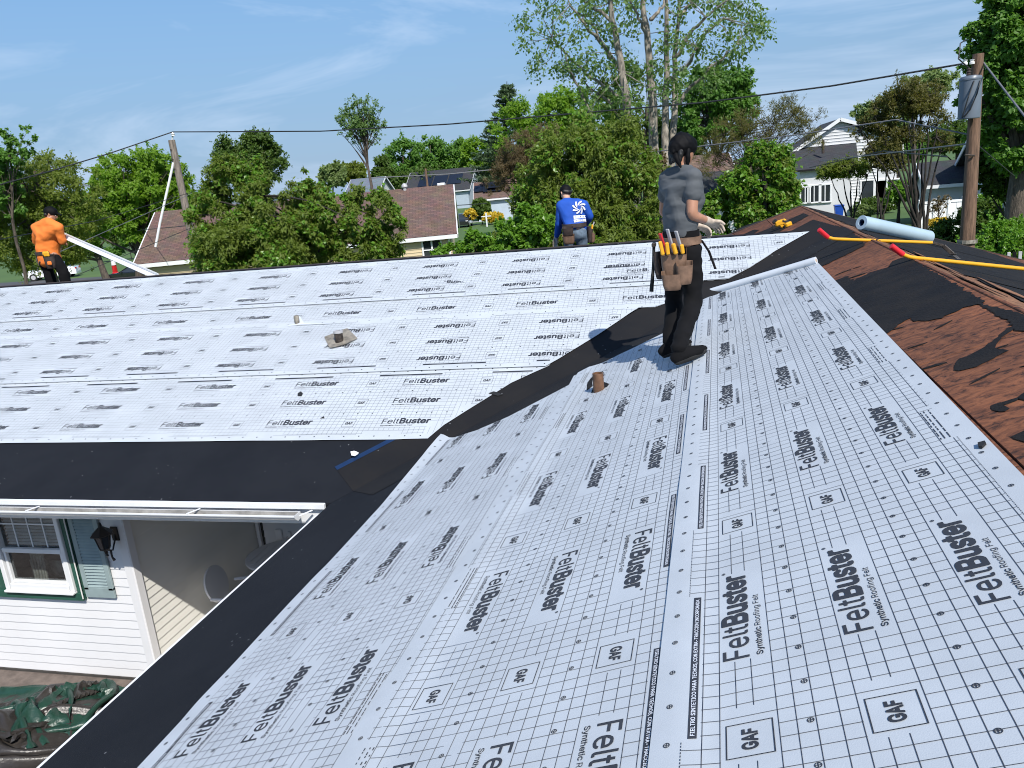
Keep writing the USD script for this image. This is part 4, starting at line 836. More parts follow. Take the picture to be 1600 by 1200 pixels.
# waistband, belt and tool bags
hc_ = (hR+hL)/2
def hoop(c, rx, ry, z0, z1, t=.012, n=28):
    o, i_ = [], []
    a = np.arange(n)*2*np.pi/n; ring = lambda k, z: [c+rt*(rx+k)*math.cos(x)+fw*(ry+k)*math.sin(x)+np.array([0, 0, z]) for x in a]
    v = np.array(ring(0, z0)+ring(0, z1)+ring(t, z0)+ring(t, z1)); f = []
    for k in range(n):
        q = (k+1) % n
        for A, B in ((0, n), (3*n, 2*n), (n, 3*n), (2*n, 0)): f += [[A+k, A+q, B+q], [A+k, B+q, B+k]]
    m = trimesh.Trimesh(v, f, process=False); m.fix_normals(); return m
part('waistband', hoop(hc_+[0, 0, .135], .165, .118, -.022, .03), 'cloth_black', b, smooth=40)
part('red_label', hoop(hc_+[0, 0, .14], .168, .121, -.012, .018, .012, 28).submesh([[i for i in range(8*14, 8*19)]], append=True), 'red_cloth', b)
TB = thing('tool_belt', 'tan leather tool belt with pouches, a hammer and yellow tools on the man in grey', 'tool belt', hc_)
part('belt', hoop(hc_+[0, 0, .085], .178, .132, -.03, .03, .014), 'leather_tan', TB, smooth=40)
def pouch(c, out, w, h, d, m, nm, T, open_=True):
    """an open bag: rounded shell tapering to its bottom, hollow at the top"""
    F = unit(np.array(out)*[1, 1, 0]); S_ = np.array([F[1], -F[0], 0]); n = 18; rings = []
    for z, k in ((0, .55), (.03, .78), (.25, .92), (.6, 1.0), (1.0, 1.06), (.97, .97), (.6, .9), (.3, .8)):
        rings.append([c+S_*w/2*k*np.sign(math.cos(a))*abs(math.cos(a))**.7+F*(d*k*(.5+.5*np.sign(math.sin(a))*abs(math.sin(a))**.8))+np.array([0, 0, h*(z-1)-(.035*h/.2 if z > .9 and math.sin(a) > .2 else 0)]) for a in np.arange(n)*2*np.pi/n])
    v = np.array(rings).reshape(-1, 3); f = []
    for i in range(len(rings)-1):
        for k in range(n): A, B = i*n+k, i*n+(k+1) % n; f += [[A, B, B+n], [A, B+n, A+n]]
    L = (len(rings)-1)*n; v = np.vstack([v, v[:n].mean(0), v[L:].mean(0)])
    for k in range(n): f += [[len(v)-2, (k+1) % n, k], [len(v)-1, L+k, L+(k+1) % n]]
    t = trimesh.Trimesh(v, f, process=False); t.fix_normals(); return part(nm, t, m, T, smooth=50)
bo = -fw*.55+rt*.75                                            # the bags hang at the back right
c0 = hc_+unit(-fw*.8+rt*.45)*.14
pouch(c0+[0, 0, .04], bo, .20, .28, .10, 'leather_tan', 'large_pouch', TB)
pouch(c0+unit(bo)*.10+rt*-.03+[0, 0, -.13], bo, .16, .16, .075, 'leather_tan', 'front_pouch', TB)
pouch(c0+unit(rt*.8+fw*.1)*.10+[0, 0, -.06], rt+fw*-.3, .13, .19, .07, 'leather_tan', 'side_pouch', TB)
cl = hc_-rt*.19-fw*.05
pouch(cl+[0, 0, .0], -rt-fw*.6, .16, .24, .07, 'leather_dark', 'left_pouch', TB)
sd_ = unit([bo[1], -bo[0], 0])
for i, (dx, dz, mm) in enumerate([(-.05, .10, 'pipe_grey'), (.0, .12, 'pipe_grey'), (.045, .09, 'grip_red')]):
    p0 = c0+unit(bo)*.07+sd_*dx*1.3+[0, 0, .03]; part('hand_tool', beam(p0+[0, 0, -.02], p0+np.array([-.04, -.04, dz+.05]), .034, .014, ch=.004), mm, TB)
for i, dx in enumerate((-.055, -.015, .03, .06)):
    p0 = c0+unit(bo)*.125+sd_*dx*1.35+[0, 0, .05]; part('tool_handle', beam(p0+[0, 0, -.05], p0+np.array([-.008, -.01, .025+.012*((i*5) % 4)])+sd_*.012*(i % 2), .036, .03, ch=.008), 'tool_yellow', TB)
hm = cl-rt*.06-fw*.05
part('hammer_head', cat([cbox(hm+[0, 0, .05], (.035, .10, .035), .008), tube([hm+[0, .04, .05], hm+[0, .09, .04], hm+[0, .12, .015]], [.014, .012, .005], 6)]), 'rust_steel', TB)
part('hammer_handle', tube([hm+[0, 0, .06], hm+[-.01, -.02, -.12], hm+[-.035, -.05, -.34]], [.013, .012, .018], 8), 'rubber', TB, smooth=50)
st = hc_+rt*.15+fw*.09
part('strap_end', cat([beam(st+[0, 0, .08], st+fw*.07+[0, 0, -.02], .034, .004), beam(st+fw*.07+[0, 0, -.02], st+fw*.13+[0, 0, -.17], .034, .004)]), 'leather_dark', TB)

# --- the man in blue beyond the ridge
Yb = 12.75
gz_ = lambda y: ZR-(y-YR)/3
Bp = lambda px, py, dy=0.0: at(px, py, Yb+dy)
bb = Bp(893, 372); bb = np.array([bb[0], Yb, gz_(Yb)])
BM = thing('person', 'person in a blue shirt with a white swirl, bent over beyond the ridge', 'person', bb)
fw = unit([-.35, .92, 0]); rt = np.array([fw[1], -fw[0], 0])
nk, hd = Bp(886, 312, .12), Bp(884, 303, .20)
sL, sR = Bp(877, 321, .05), Bp(912, 320, .05)
eL, wL_ = Bp(874, 349, .10), Bp(870, 369, .32)
eR, wR_ = Bp(921, 338, .10), Bp(915, 352, .40)
wa = Bp(898, 351, -.02); ch = (sL+sR)/2-[0, 0, .14]
hL, hR = Bp(889, 364, -.03), Bp(907, 363, -.05)
fL_, fR_ = np.array([hL[0]-.05, Yb+.05, gz_(Yb+.05)]), np.array([hR[0]+.05, Yb+.15, gz_(Yb+.15)])
kL, kR = (hL+fL_)/2+fw*.06, (hR+fR_)/2+fw*.06
def man(torso_e, T, skinmat, shirt, trou, hb, HP, shirt_bot, seed, trous_r=(.098, .08, .068)):
    tor = lambda e: [[(nk-[0, 0, .03], .06+e), (sR, .06+e), (sL, .06+e)], [(sR, .06+e), (sL, .06+e), (ch+rt*.09, .10+e), (ch-rt*.09, .10+e), (ch-fw*.04, .10+e)], [(ch+rt*.09, .10+e), (ch-rt*.09, .10+e), (wa+rt*.07, .10+e), (wa-rt*.07, .10+e)], [(wa+rt*.07, .10+e), (wa-rt*.07, .10+e), (hL, .095+e), (hR, .095+e)]]
    sk = tor(-.008)+[[(nk-[0, 0, .02], .056), (hd-[0, 0, .04]-fw*.02, .054)]]+hb+chain([sL, eL, wL_], [.055, .04, .028])+chain([sR, eR, wR_], [.055, .04, .028])
    sk += chain([hL, kL, fL_+[0, 0, .08]], [.085, .055, .04])+chain([hR, kR, fR_+[0, 0, .08]], [.085, .055, .04])
    for w, e, s_ in ((wL_, eL, 1), (wR_, eR, -1)): sk += hand(w, unit(w-e)+[0, 0, -.1], [-fw[0]*.2, -fw[1]*.2, .9], s_, .6)
    b = part('body', figure(sk, .018, 6), skinmat, T, smooth=True)
    part('shirt', figure(tor(.014+torso_e)[:3]+[[(wa+rt*.075, .112+torso_e), (wa-rt*.075, .112+torso_e), (wa+rt*.07-[0, 0, shirt_bot], .112+torso_e), (wa-rt*.07-[0, 0, shirt_bot], .112+torso_e)]]+chain([sL, eL, wL_-unit(wL_-eL)*.02], [.078, .064, .046])+chain([sR, eR, wR_-unit(wR_-eR)*.02], [.078, .064, .046]), .018, 7, .009, (7, 7, 9), seed), shirt, b, smooth=True)
    part('trousers', figure([[((hL+hR)/2+[0, 0, .05]+rt*.06, .096), ((hL+hR)/2+[0, 0, .05]-rt*.06, .096), (hL-[0, 0, .04], .1), (hR-[0, 0, .04], .1)]]+chain([hL, kL, fL_+[0, 0, .09]], trous_r)+chain([hR, kR, fR_+[0, 0, .09]], trous_r), .02, 6, .009, (8, 8, 10), seed+1), trou, b, smooth=True)
    for f_ in (fL_, fR_): part('shoe', figure([[(f_+[0, 0, .08], .05), (f_-fw*.06+[0, 0, .045], .042), (f_+fw*.17+[0, 0, -.02], .032)]], .015, 4), 'rubber', b, smooth=True)
    eyes(T, b, HP); return b
def cap(b, HP, peak=True):
    part('cap', figure([[(HP(-.02, 0, .055), .096), (HP(.028, 0, .055), .088), (HP(0, 0, .08), .078)]]+([[(HP(.09, .04, .05), .012), (HP(.09, -.04, .05), .012), (HP(.17, .03, .025), .008), (HP(.17, -.03, .025), .008)]] if peak else []), .013, 4), 'satin_black', b, smooth=True)
    part('hair', figure([[(HP(-.06, .05, .0), .036), (HP(-.06, -.05, .0), .036), (HP(-.07, 0, -.012), .04)]], .015, 3), 'hair', b, smooth=True)
hb, HP = head(hd, unit([-.55, .6, -.55]), (0, .3, 1))
b = man(0, BM, 'skin_fair', 'shirt_blue', 'denim', hb, HP, .10, 31)
cap(b, HP)
# swirl emblem and two lines of print on the back
bc = Bp(903, 326, -.0); nb_ = unit(-fw+[.1, 0, .35]); bx = rt; by = np.cross(nb_, bx)
from scipy.spatial import cKDTree
shirt_mesh = stage.GetPrimAtPath(b+'/shirt'); sv = np.array(UsdGeom.Mesh(shirt_mesh).GetPointsAttr().Get())+LOC[b]; kd = cKDTree(sv); 
def on_back(g, cpx, lift=.006):
    v2, f2 = tri2d(g.segmentize(.02)) if hasattr(g, 'segmentize') else tri2d(g)
    P0 = cpx+v2[:, :1]*bx+v2[:, 1:]*by
    out = []
    for p in P0:                                     # drop each point on to the shirt along the back's normal
        q = sv-p; lat_ = q-np.outer(q@nb_, nb_); dd = np.linalg.norm(lat_, axis=1); k = dd < .035
        h = (q[k]@nb_).max() if k.any() else 0.0; out.append(p+nb_*(h+lift))
    return trimesh.Trimesh(np.array(out), f2, process=False)
bl = []
for k in range(8):
    a = k*math.pi/4; pts = []
    for t in np.linspace(0, 1, 9): r = .026+.088*t; aa = a-1.25*t**.8; pts.append((r*math.cos(aa), r*math.sin(aa)))
    for t in np.linspace(1, 0, 9): r = .026+.080*t; aa = a-1.25*t**.8-.58*(1-t)**.35*t**.25; pts.append((r*math.cos(aa), r*math.sin(aa)))
    bl.append(Polygon(pts).buffer(0))
part('emblem', cat([on_back(g, bc) for g in bl]), 'white_print', b)
r9 = np.random.default_rng(9)
def wordbar(w, h, n):
    g = sbox(-w/2, -h/2, w/2, h/2)
    for k in range(n):
        x = -w/2+(k+.7)*w/n; g = g.difference(sbox(x, -h*.22, x+w/n*r9.uniform(.2, .5), h*.2))
    return g
part('print_line', on_back(wordbar(.20, .05, 5), bc-by*.145), 'white_print', b)
part('print_line', on_back(wordbar(.205, .045, 9), bc-by*.205), 'white_print', b)
hc_ = (hL+hR)/2
TB = thing('tool_belt', 'dark tool belt with brown pouches worn by the person in blue', 'tool belt', hc_)
part('belt', hoop(hc_+[0, 0, .12], .185, .15, -.03, .03, .014), 'leather_dark', TB, smooth=40)
pouch(hc_-fw*.16-rt*.13+[0, 0, .12], -fw-rt*.4, .17, .16, .10, 'leather_dark', 'pouch', TB); pouch(hc_-fw*.18-rt*.13+[0, 0, .0], -fw-rt*.4, .19, .16, .11, 'leather_tan', 'pouch', TB, )
pouch(hc_+rt*.20+[0, 0, .08], rt, .16, .26, .09, 'leather_dark', 'pouch', TB); pouch(hc_+rt*.25-fw*.03+[0, 0, -.02], rt, .12, .16, .07, 'leather_tan', 'pouch', TB)
part('tool_handle', beam(hc_+rt*.27+[0, 0, -.04], hc_+rt*.30+[0, 0, .10], .03, .03, ch=.008), 'tool_yellow', TB)
part('hand_tool', beam(hc_+rt*.25+[0, 0, -.04], hc_+rt*.33+[0, 0, .14], .02, .02), 'pipe_grey', TB)
wl = wL_+[0, 0, -.06]
solo('hand_tool', cat([beam(wl+[-.02, 0, .08], wl+[-.03, .0, -.20], .05, .05, ch=.012), beam(wl+[-.03, 0, -.18], wl+[.05, 0, -.22], .06, .05, ch=.01)]), 'pipe_grey', 'grey hand tool held in the left hand of the person in blue', 'hand tool')

# --- the man in orange at the far left of the ridge
Yo = 11.95
Op = lambda px, py, dy=0.0: at(px, py, Yo+dy)
ob_ = Op(88, 450); ob_ = np.array([ob_[0], Yo, gz_(Yo)])
OM = thing('person', 'person in an orange shirt and black cap holding a white board', 'person', ob_)
fw = unit([-.28, .96, 0]); rt = np.array([fw[1], -fw[0], 0])
nk, hd = Op(75, 345, .0), Op(79, 336, .08)
sL, sR = Op(57, 356, .10), Op(91, 355, -.08)
eL, wL_ = Op(57, 378, .22), Op(92, 378, .34)
eR, wR_ = Op(97, 377, -.02), Op(104, 370, .30)
wa = Op(74, 389, .0); ch = (sL+sR)/2-[0, 0, .14]
hL, hR = Op(69, 405, .06), Op(85, 405, -.04)
fL_, fR_ = np.array([*Op(82, 445, .1)[:2], 0]), np.array([*Op(102, 444, -.05)[:2], 0])
for f_ in (fL_, fR_): f_[2] = gz_(f_[1])
kL, kR = Op(76, 426, .05), Op(99, 424, -.02)
hb, HP = head(hd, unit([.85, .5, -.25]))
b = man(.015, OM, 'skin_tan', 'shirt_orange', 'cloth_black', hb, HP, .20, 51, (.105, .09, .08))
cap(b, HP)
hc_ = (hL+hR)/2
TB = thing('tool_belt', 'black tool belt with a yellow tape pouch worn by the person in orange', 'tool belt', hc_)
part('belt', hoop(hc_+[0, 0, .12], .195, .16, -.028, .028, .014), 'leather_dark', TB, smooth=40)
pouch(hc_-fw*.17+rt*.10+[0, 0, .10], -fw+rt*.4, .18, .26, .09, 'leather_dark', 'pouch', TB)
part('tape_pouch', cbox(hc_-fw*.20+rt*.07+[0, 0, .10], (.14, .05, .10), .02), 'tool_yellow', TB)
part('orange_tag', cbox(hc_-fw*.27+rt*.13+[0, 0, -.06], (.09, .03, .07), .02), 'shirt_orange', TB)
part('strap', tube([hc_-rt*.19+[0, 0, .12], hc_-rt*.21+fw*-.03+[0, 0, .0], hc_-rt*.17-fw*.04+[0, 0, -.10], hc_-rt*.1-fw*.14+[0, 0, -.02]], .014, 6), 'leather_dark', TB)
pb0, pb1 = Op(98, 368, .22), at(247, 433.5, YR+.25)
solo('white_board', cat([beam(pb0, pb1, .11, .012, up=unit([.25, -.55, .8]), ch=.002), beam(pb0+[0, .02, .045], pb1+[0, .02, .045], .012, .03, ch=.002)]), 'trim_white', 'long white board slanting down from the hands of the person in orange', 'board')

# ------------------------------------------------------------------ poles and wires
def gpt(px, Y, py=300):
    p = at(px, py, Y); return np.array([p[0], p[1], 0.0])
YL, YP = 27.0, 19.0
lt, lb = at(268, 219, YL), at(303, 385, YL); lb2 = lb+(lb-lt)*(lb[2]/(lt[2]-lb[2])); lb2[2] = -.3
PL = thing('utility_pole', 'weathered grey wooden pole with a white strut, left of the bushes', 'utility pole', [lb2[0], lb2[1], 0])
tt = np.linspace(0, 1, 12)[:, None]
part('shaft', tube(lb2+(lt-lb2)*tt, np.linspace(.165, .125, 12), 14), 'wood_pole_grey', PL, smooth=50)
pn = at(270, 209, YL)
part('pin', tube([lt-[0, 0, .1], pn], .03, 8), 'porcelain', PL)
part('insulator', lathe([(0, .06), (.04, .05), (.06, .0), (.075, -.02), (.05, -.05), (.07, -.08), (.0, -.09)], 14, pn), 'porcelain', PL, smooth=40)
part('strut', tube([at(271, 254, YL-.1), at(250, 348, YL-.6), at(243, 386, YL-.8)], .045, 8), 'trim_white', PL)
part('bolt', cat([tube([lt-[.0, .16, .35+.35*k], lt-[0, .10, .35+.35*k]], .025, 8) for k in range(3)]), 'rust_steel', PL)
rt_, rb_ = at(1528.5, 84, YP), at(1511, 380, YP); rb2 = rb_+(rb_-rt_)*(rb_[2]/(rt_[2]-rb_[2])); rb2[2] = -.3
PR = thing('utility_pole', 'brown wooden pole carrying a grey transformer, at the right', 'utility pole', [rb2[0], rb2[1], 0])
part('shaft', tube(rb2+(rt_-rb2)*tt, np.linspace(.185, .105, 12), 16), 'wood_pole', PR, smooth=50)
tc_ = at(1515.5, 152, YP-.28)
part('transformer_tank', lathe([(0, .42), (.10, .42), (.19, .40), (.205, .36), (.215, .36), (.215, .33), (.205, .33), (.205, -.40), (.19, -.42), (0, -.42)], 24, tc_), 'transformer', PR, smooth=40)
part('bushing', lathe([(.03, .40), (.05, .44), (.03, .46), (.05, .49), (.03, .51), (.045, .54), (0, .58)], 12, tc_+[-.06, -.05, 0]), 'leather_dark', PR, smooth=40)
part('hanger', cat([beam(tc_+[.12, .02, .38], tc_+[-.1, .30, .40], .04, .05), beam(tc_+[0, .1, -.3], tc_+[.02, .3, -.3], .12, .05)]), 'rust_steel', PR)
part('copper_band', tube([rt_*(1-.29)+rb2*.29+[.0, -.16, .0], rt_*(1-.285)+rb2*.285+[-.2, -.22, .0]], .02, 6), 'rust_steel', PR)
part('lead_wire', cat([tube([tc_+[-.06, -.05, .56], tc_+[-.3, -.2, .75], tc_+[-.25, -.1, 1.05], tc_+[-.1, .1, 1.12]], .014, 5), tube([tc_+[.12, -.2, .30], tc_+[.05, -.28, .05], tc_+[-.05, -.25, -.25], tc_+[-.15, -.2, -.38]], .014, 5), tube([tc_+[.0, -.22, .3], tc_+[-.10, -.26, .0], tc_+[-.18, -.2, -.4]], .014, 5)]), 'cable', PR)
part('insulator', cat([lathe([(0, -.05), (.05, -.04), (.05, .0), (.03, .02), (.05, .05), (0, .06)], 12, at(px, py, YP-.1)) for px, py in ((1519, 97), (1508, 98))]), 'porcelain', PR)
part('pole_band', lathe([(.185, -.04), (.195, -.04), (.195, .04), (.185, .04)], 16, rb2+(rt_-rb2)*((rb_[2]+.04-rb2[2])/(rt_[2]-rb2[2]))), 'flashing', PR)
def wire(pts, lab, r=.016, m='cable', sag=0.0):
    P = np.array([np.array(p) for p in pts]); n = 14; out = []
    for a, b in zip(P[:-1], P[1:]):
        t = np.linspace(0, 1, n)[:, None]; q = a+(b-a)*t; q[:, 2] -= sag*4*(t*(1-t))[:, 0]; out += list(q[:-1])
    out.append(P[-1]); solo('overhead_wire', tube(out, r, 5), m, lab, 'wire')
lerp = lambda a, b, t: a+(b-a)*t
def span(p0, y0, p1, y1, lab, mids=(), **k): wire([at(*p0, y0)]+[at(*m, lerp(y0, y1, (m[0]-p0[0])/(p1[0]-p0[0]))) for m in mids]+[at(*p1, y1)], lab, **k)
span((270, 206), YL, (1508, 99), YP, 'thick black cable strung between the two wooden poles', [(500, 205), (700, 194), (900, 177), (1100, 160), (1300, 134)], r=.021)
span((270, 206), YL, (-40, 299), 20, 'thick black cable running down from the grey pole to the left border', [(170, 240), (80, 267)], r=.021)
span((1537, 98), YP, (1640, 232), 14, 'pale guy wire from the top of the brown pole to the right border', r=.018, m='cable_grey')
span((1522, 212), YP, (1000, 240), 24, 'grey twisted wire from the brown pole towards the tall multi-trunk tree', [(1400, 187), (1250, 210)], r=.016, m='cable_grey')
span((1510, 225), YP, (1280, 252), 40, 'thin grey wire from the brown pole to the white house', r=.018, m='cable_grey')
span((1522, 222), YP, (1585, 275), 25, 'thin wire from the brown pole down to the right fence', r=.012, m='cable')
span((1480, 245), 25, (1265, 262), 45, 'sagging dark wire in front of the white gable house', [(1380, 236)], r=.02)
span((580, 278), 60, (1000, 233), 62, 'thin pale wire in front of the dark roofed house', [(700, 272), (800, 262)], r=.04, m='cable_grey')
span((300, 300), YL, (-20, 378), 16, 'thin wire crossing behind the person in orange', [(150, 345)], r=.012)
span((300, 302), YL, (90, 395), 16, 'thin pale wire crossing the white board', r=.010, m='cable_grey')
span((301, 355), YL, (120, 430), 22, 'low thin wire at the foot of the grey pole', r=.012)
span((300, 352), YL, (215, 360), 40, 'low dark wire in front of the brown roofed garage gable', r=.016)
span((600, 328), 50, (760, 318), 60, 'thin dark wire in front of the brown roof', r=.03)

# ------------------------------------------------------------------ neighbouring buildings
def rot2(p, o, a):
    c, s = math.cos(a), math.sin(a); p = np.array(p, float); q = p-o
    return np.stack([o[0]+q[..., 0]*c-q[..., 1]*s, o[1]+q[..., 0]*s+q[..., 1]*c, p[..., 2]], -1)
def rotm(m, o, a): m.vertices[:] = rot2(m.vertices, np.array([o[0], o[1], 0]), a); return m
def roofpart(name, T, quad, thick, mt, o, a):
    """a sloping roof slab with metric uv for its shingle courses"""
    q = rot2(np.array(quad), np.array([o[0], o[1], 0]), a); x = unit(q[1]-q[0]); n = unit(np.cross(q[1]-q[0], q[2]-q[0])); n = n if n[2] > 0 else -n; y = np.cross(n, x)
    m = slab(q, thick); m = trimesh.Trimesh(m.vertices[m.faces].reshape(-1, 3), np.arange(len(m.faces)*3).reshape(-1, 3), process=False)
    p = newpath(T, name); LOC[p] = LOC[T]; uv = np.stack([(m.vertices-q[0])@x, (m.vertices-q[0])@y], 1)
    usdkit.mesh(stage, p, trimesh.Trimesh(m.vertices-LOC[T], m.faces, process=False), MAT[mt], uv=uv); return p
def house(name, lab, o, a, L, W, he, hr, wall, roof, trim='trim_white', over=.35, windows=(), cat_='house', gx=None, siding=0, extra=None):
    """gabled building: o its front left corner, a its turn, ridge along its length; windows: (side, position, sill, width, height)"""
    T = thing(name, lab, cat_, (o[0], o[1], 0)); x0, y0 = o; ym = y0+W/2
    g = prism(Polygon([(0, 0), (W, 0), (W, he), (W/2, hr), (0, he)]), L); M_ = np.eye(4); M_[:3, 0], M_[:3, 1], M_[:3, 2], M_[:3, 3] = (0, 1, 0), (0, 0, 1), (1, 0, 0), (x0, y0, 0); g.apply_transform(M_)
    part('wall', rotm(g, o, a), wall, T)
    k = (hr-he)/(W/2); ov = over; e = he-k*ov
    roofpart('roof', T, [(x0-ov, y0-ov, e+.02), (x0+L+ov, y0-ov, e+.02), (x0+L+ov, ym, hr+.02), (x0-ov, ym, hr+.02)], -.12, roof, o, a) if False else None
    def up(q): return [(p[0], p[1], p[2]+.14) for p in q]
    roofpart('roof', T, up([(x0-ov, y0-ov, e), (x0+L+ov, y0-ov, e), (x0+L+ov, ym, hr), (x0-ov, ym, hr)]), .12, roof, o, a)
    roofpart('roof', T, up([(x0+L+ov, y0+W+ov, e), (x0-ov, y0+W+ov, e), (x0-ov, ym, hr), (x0+L+ov, ym, hr)]), .12, roof, o, a)
    part('fascia', rotm(cat([box(((x0+x0+L)/2, y0-ov-.03, e+.02), (L+2*ov, .05, .2))]), o, a), trim, T)
    for xx in (x0-ov-.03, x0+L+ov+.03): part('rake_trim', rotm(cat([beam((xx, y0-ov, e+.03), (xx, ym, hr+.03), .06, .2), beam((xx, ym, hr+.03), (xx, y0+W+ov, e+.03), .06, .2)]), o, a), trim, T)
    if siding:
        n = int(he/siding)
        part('siding_course', rotm(cat([box((x0+L/2, y0-.012, z*siding), (L, .03, .025)) for z in range(1, n+1)]+[box((x0-.012, ym, z*siding), (.03, W*(1 if z*siding < he else (hr-z*siding)/(hr-he)), .025)) for z in range(1, int(hr/siding))]), o, a), 'fence_white' if siding < 0 else wall, T, kind='stuff')
    for sd, p, z, w, h in windows:
        c = {'f': (x0+p, y0-.03, z+h/2), 'l': (x0-.03, y0+p, z+h/2)}[sd]; wx, wy = (w, .08) if sd == 'f' else (.08, w)
        fr_ = part('window', rotm(cat([box((c[0], c[1], c[2]+s*(h/2+.04)), (wx+(.2 if sd == 'f' else 0), wy+(.2 if sd == 'l' else 0), .09)) for s in (-1, 1)]+[box((c[0]+(s*(w/2+.045) if sd == 'f' else 0), c[1]+(s*(w/2+.045) if sd == 'l' else 0), c[2]), (.09 if sd == 'f' else .08, .08 if sd == 'f' else .09, h)) for s in (-1, 0, 1)]+[box(c, (wx, wy, .06))]), o, a), trim, T)
        part('pane', rotm(box((c[0], c[1]+(.012 if sd == 'f' else 0), c[2]), (w if sd == 'f' else .03, .03 if sd == 'f' else w, h)), o, a), 'glass_dark', fr_)
    return T
def od(px, py, d):
    """ground point below the pixel's ray at distance d along the line of sight"""
    p = EYE+ray(px, py)*d/FPX; return np.array([p[0], p[1], 0.])
def gx_(px, Y): return at(px, 300, Y)[0]
# long brown roofed house behind the bushes
oB, oB1 = od(223, 412, 41.0)[:2], od(704, 366, 41.5)[:2]; LB = float(np.linalg.norm(oB1-oB)); aB = math.atan2(*(oB1-oB)[::-1])
HB = house('neighbour_house', 'long beige house with a brown shingle roof behind the bushes', oB, aB, LB, 8.0, 2.62, 4.95, 'siding_beige', 'shingle_brown', over=.35, windows=[('f', LB*.935, 1.35, .9, .95), ('f', 3.6, 1.2, 1.0, 1.0)], siding=.16)
pc = EYE+ray(690, 294)*45.6/FPX; part('chimney', cat([cbox((pc[0], pc[1], pc[2]-.35), (.62, .5, 1.0), .05), cbox((pc[0], pc[1], pc[2]+.2), (.42, .36, .2), .04)]), 'trim_white', HB)
pv = EYE+ray(633, 300)*44.6/FPX; part('flue', lathe([(.10, -.9), (.10, .22), (.17, .27), (.17, .36), (.08, .47), (0, .49)], 14, pv), 'pipe_grey', HB, smooth=40)
part('downpipe', tube([(oB1[0]+.1, oB1[1]-.3, 2.5), (oB1[0]-.1, oB1[1]-.12, 2.2), (oB1[0]-.1, oB1[1]-.12, .1)], .06, 6), 'trim_white', HB)
pm = gpt(670, 52); solo('timber_mast', tube([pm, [pm[0]-.05, pm[1], at(669, 263, 52)[2]]], [.10, .07], 8), 'wood_pole', 'bare timber mast rising behind the brown roof', 'mast')
# further houses
ya = 104.0; oA = np.array([gx_(744, ya), ya]); HA = house('neighbour_house', 'small grey-blue house with solar panels on its brown roof', oA, .22, 10, 6.5, 3.0, 5.0, 'siding_blue', 'shingle_brown', windows=[('l', 3.6, .8, 1.1, 1.4), ('l', 1.0, .8, .9, 1.4), ('f', 5, .9, 1.2, 1.2)], over=.45)
for k, (px, py) in enumerate(((757, 297), (777, 291), (771, 297))):
    c = at(px, py, ya+2.2); F = frame(rot2(np.array([1., 0, 0]), np.zeros(3), .22)); 
    m = cbox((0, 0, 0), (2.4, 1.4, .1), .02); m.apply_transform(trimesh.transformations.rotation_matrix(math.atan2(2.0, 3.25), (1, 0, 0))); m.apply_transform(trimesh.transformations.rotation_matrix(.22, (0, 0, 1))); m.apply_translation(c+[0, -.6, .25]); part('solar_panel', m, 'solar', HA)
yd = 170.0; oD = np.array([gx_(634, yd), yd]); HD = house('neighbour_house', 'house with a wide black roof below the far trees', oD, 0, 14.5, 12, 4.2, 8.6, 'siding_blue', 'shingle_dark', over=.6)
for k in range(3): 
    m = cbox((oD[0]+4.0+k*3.5, oD[1]+2.6, 6.42), (3.2, 3.4, .1), .02); part('solar_panel', m.apply_transform(trimesh.transformations.rotation_matrix(math.atan2(4.4, 6), (1, 0, 0), (oD[0]+4, oD[1]+2.6, 6.42))), 'solar', HD)
yc = 120.0; oC = np.array([gx_(535, yc), yc]); house('neighbour_house', 'pale slate roofed house half hidden behind the bushes', oC, 0, 5.2, 10, 4.0, 7.4, 'siding_white', 'shingle_slate', over=.5)
yc = 100.0; oC2 = np.array([gx_(352, yc), yc]); house('neighbour_house', 'far white house glimpsed behind the grey pole', oC2-[7, 0], 0, 6.5, 8, 3.2, 5.6, 'siding_white', 'shingle_slate', over=.5, windows=[('f', 3, 1, 1.2, 1.2)])
yy = 50.0; oY = np.array([gx_(1082, yy), yy]); house('neighbour_house', 'yellow gabled house behind the head of the man in grey', oY, .35, 2.6, 3.0, 3.9, 5.3, 'siding_yellow', 'shingle_brown', over=.3)
yw = 52.0; oW = np.array([gx_(1104, yw-6), yw-6]); house('garden_shed', 'small white shed behind the leafy bush right of the man in grey', oW, .2, 2.8, 3.2, 3.0, 4.3, 'siding_white', 'shingle_dark', over=.25, cat_='shed')
# the white two-storey house at the right
yh = 70.0; gl, gr, gp = gx_(1243, yh), gx_(1400, yh), gx_(1310, yh)
T = HW = thing('neighbour_house', 'white two-storey gabled house at the right', 'house', (gl, yh, 0))
zpk = at(1310, 188, yh)[2]; zl = at(1243, 234, yh)[2]; zr_ = at(1372, 214, yh)[2]; xr_ = gx_(1372, yh)
w_ = prism(Polygon([(gl, 0), (gr, 0), (gr, zr_), (xr_, zr_), (gp, zpk), (gl, zl)]), 11); M_ = np.eye(4); M_[:3, 0], M_[:3, 1], M_[:3, 2], M_[:3, 3] = (1, 0, 0), (0, 0, 1), (0, -1, 0), (0, yh+11, 0); w_.apply_transform(M_); part('wall', w_, 'siding_white', T)
O2 = np.zeros(2)
roofpart('roof', T, [(gl-.5, yh-.4, zl-.28), (gp, yh-.4, zpk+.12), (gp, yh+11, zpk+.12), (gl-.5, yh+11, zl-.28)], .16, 'shingle_dark', O2, 0)
roofpart('roof', T, [(gp, yh-.4, zpk+.12), (xr_+2, yh-.4, zr_-.1), (xr_+2, yh+11, zr_-.1), (gp, yh+11, zpk+.12)], .16, 'shingle_dark', O2, 0)
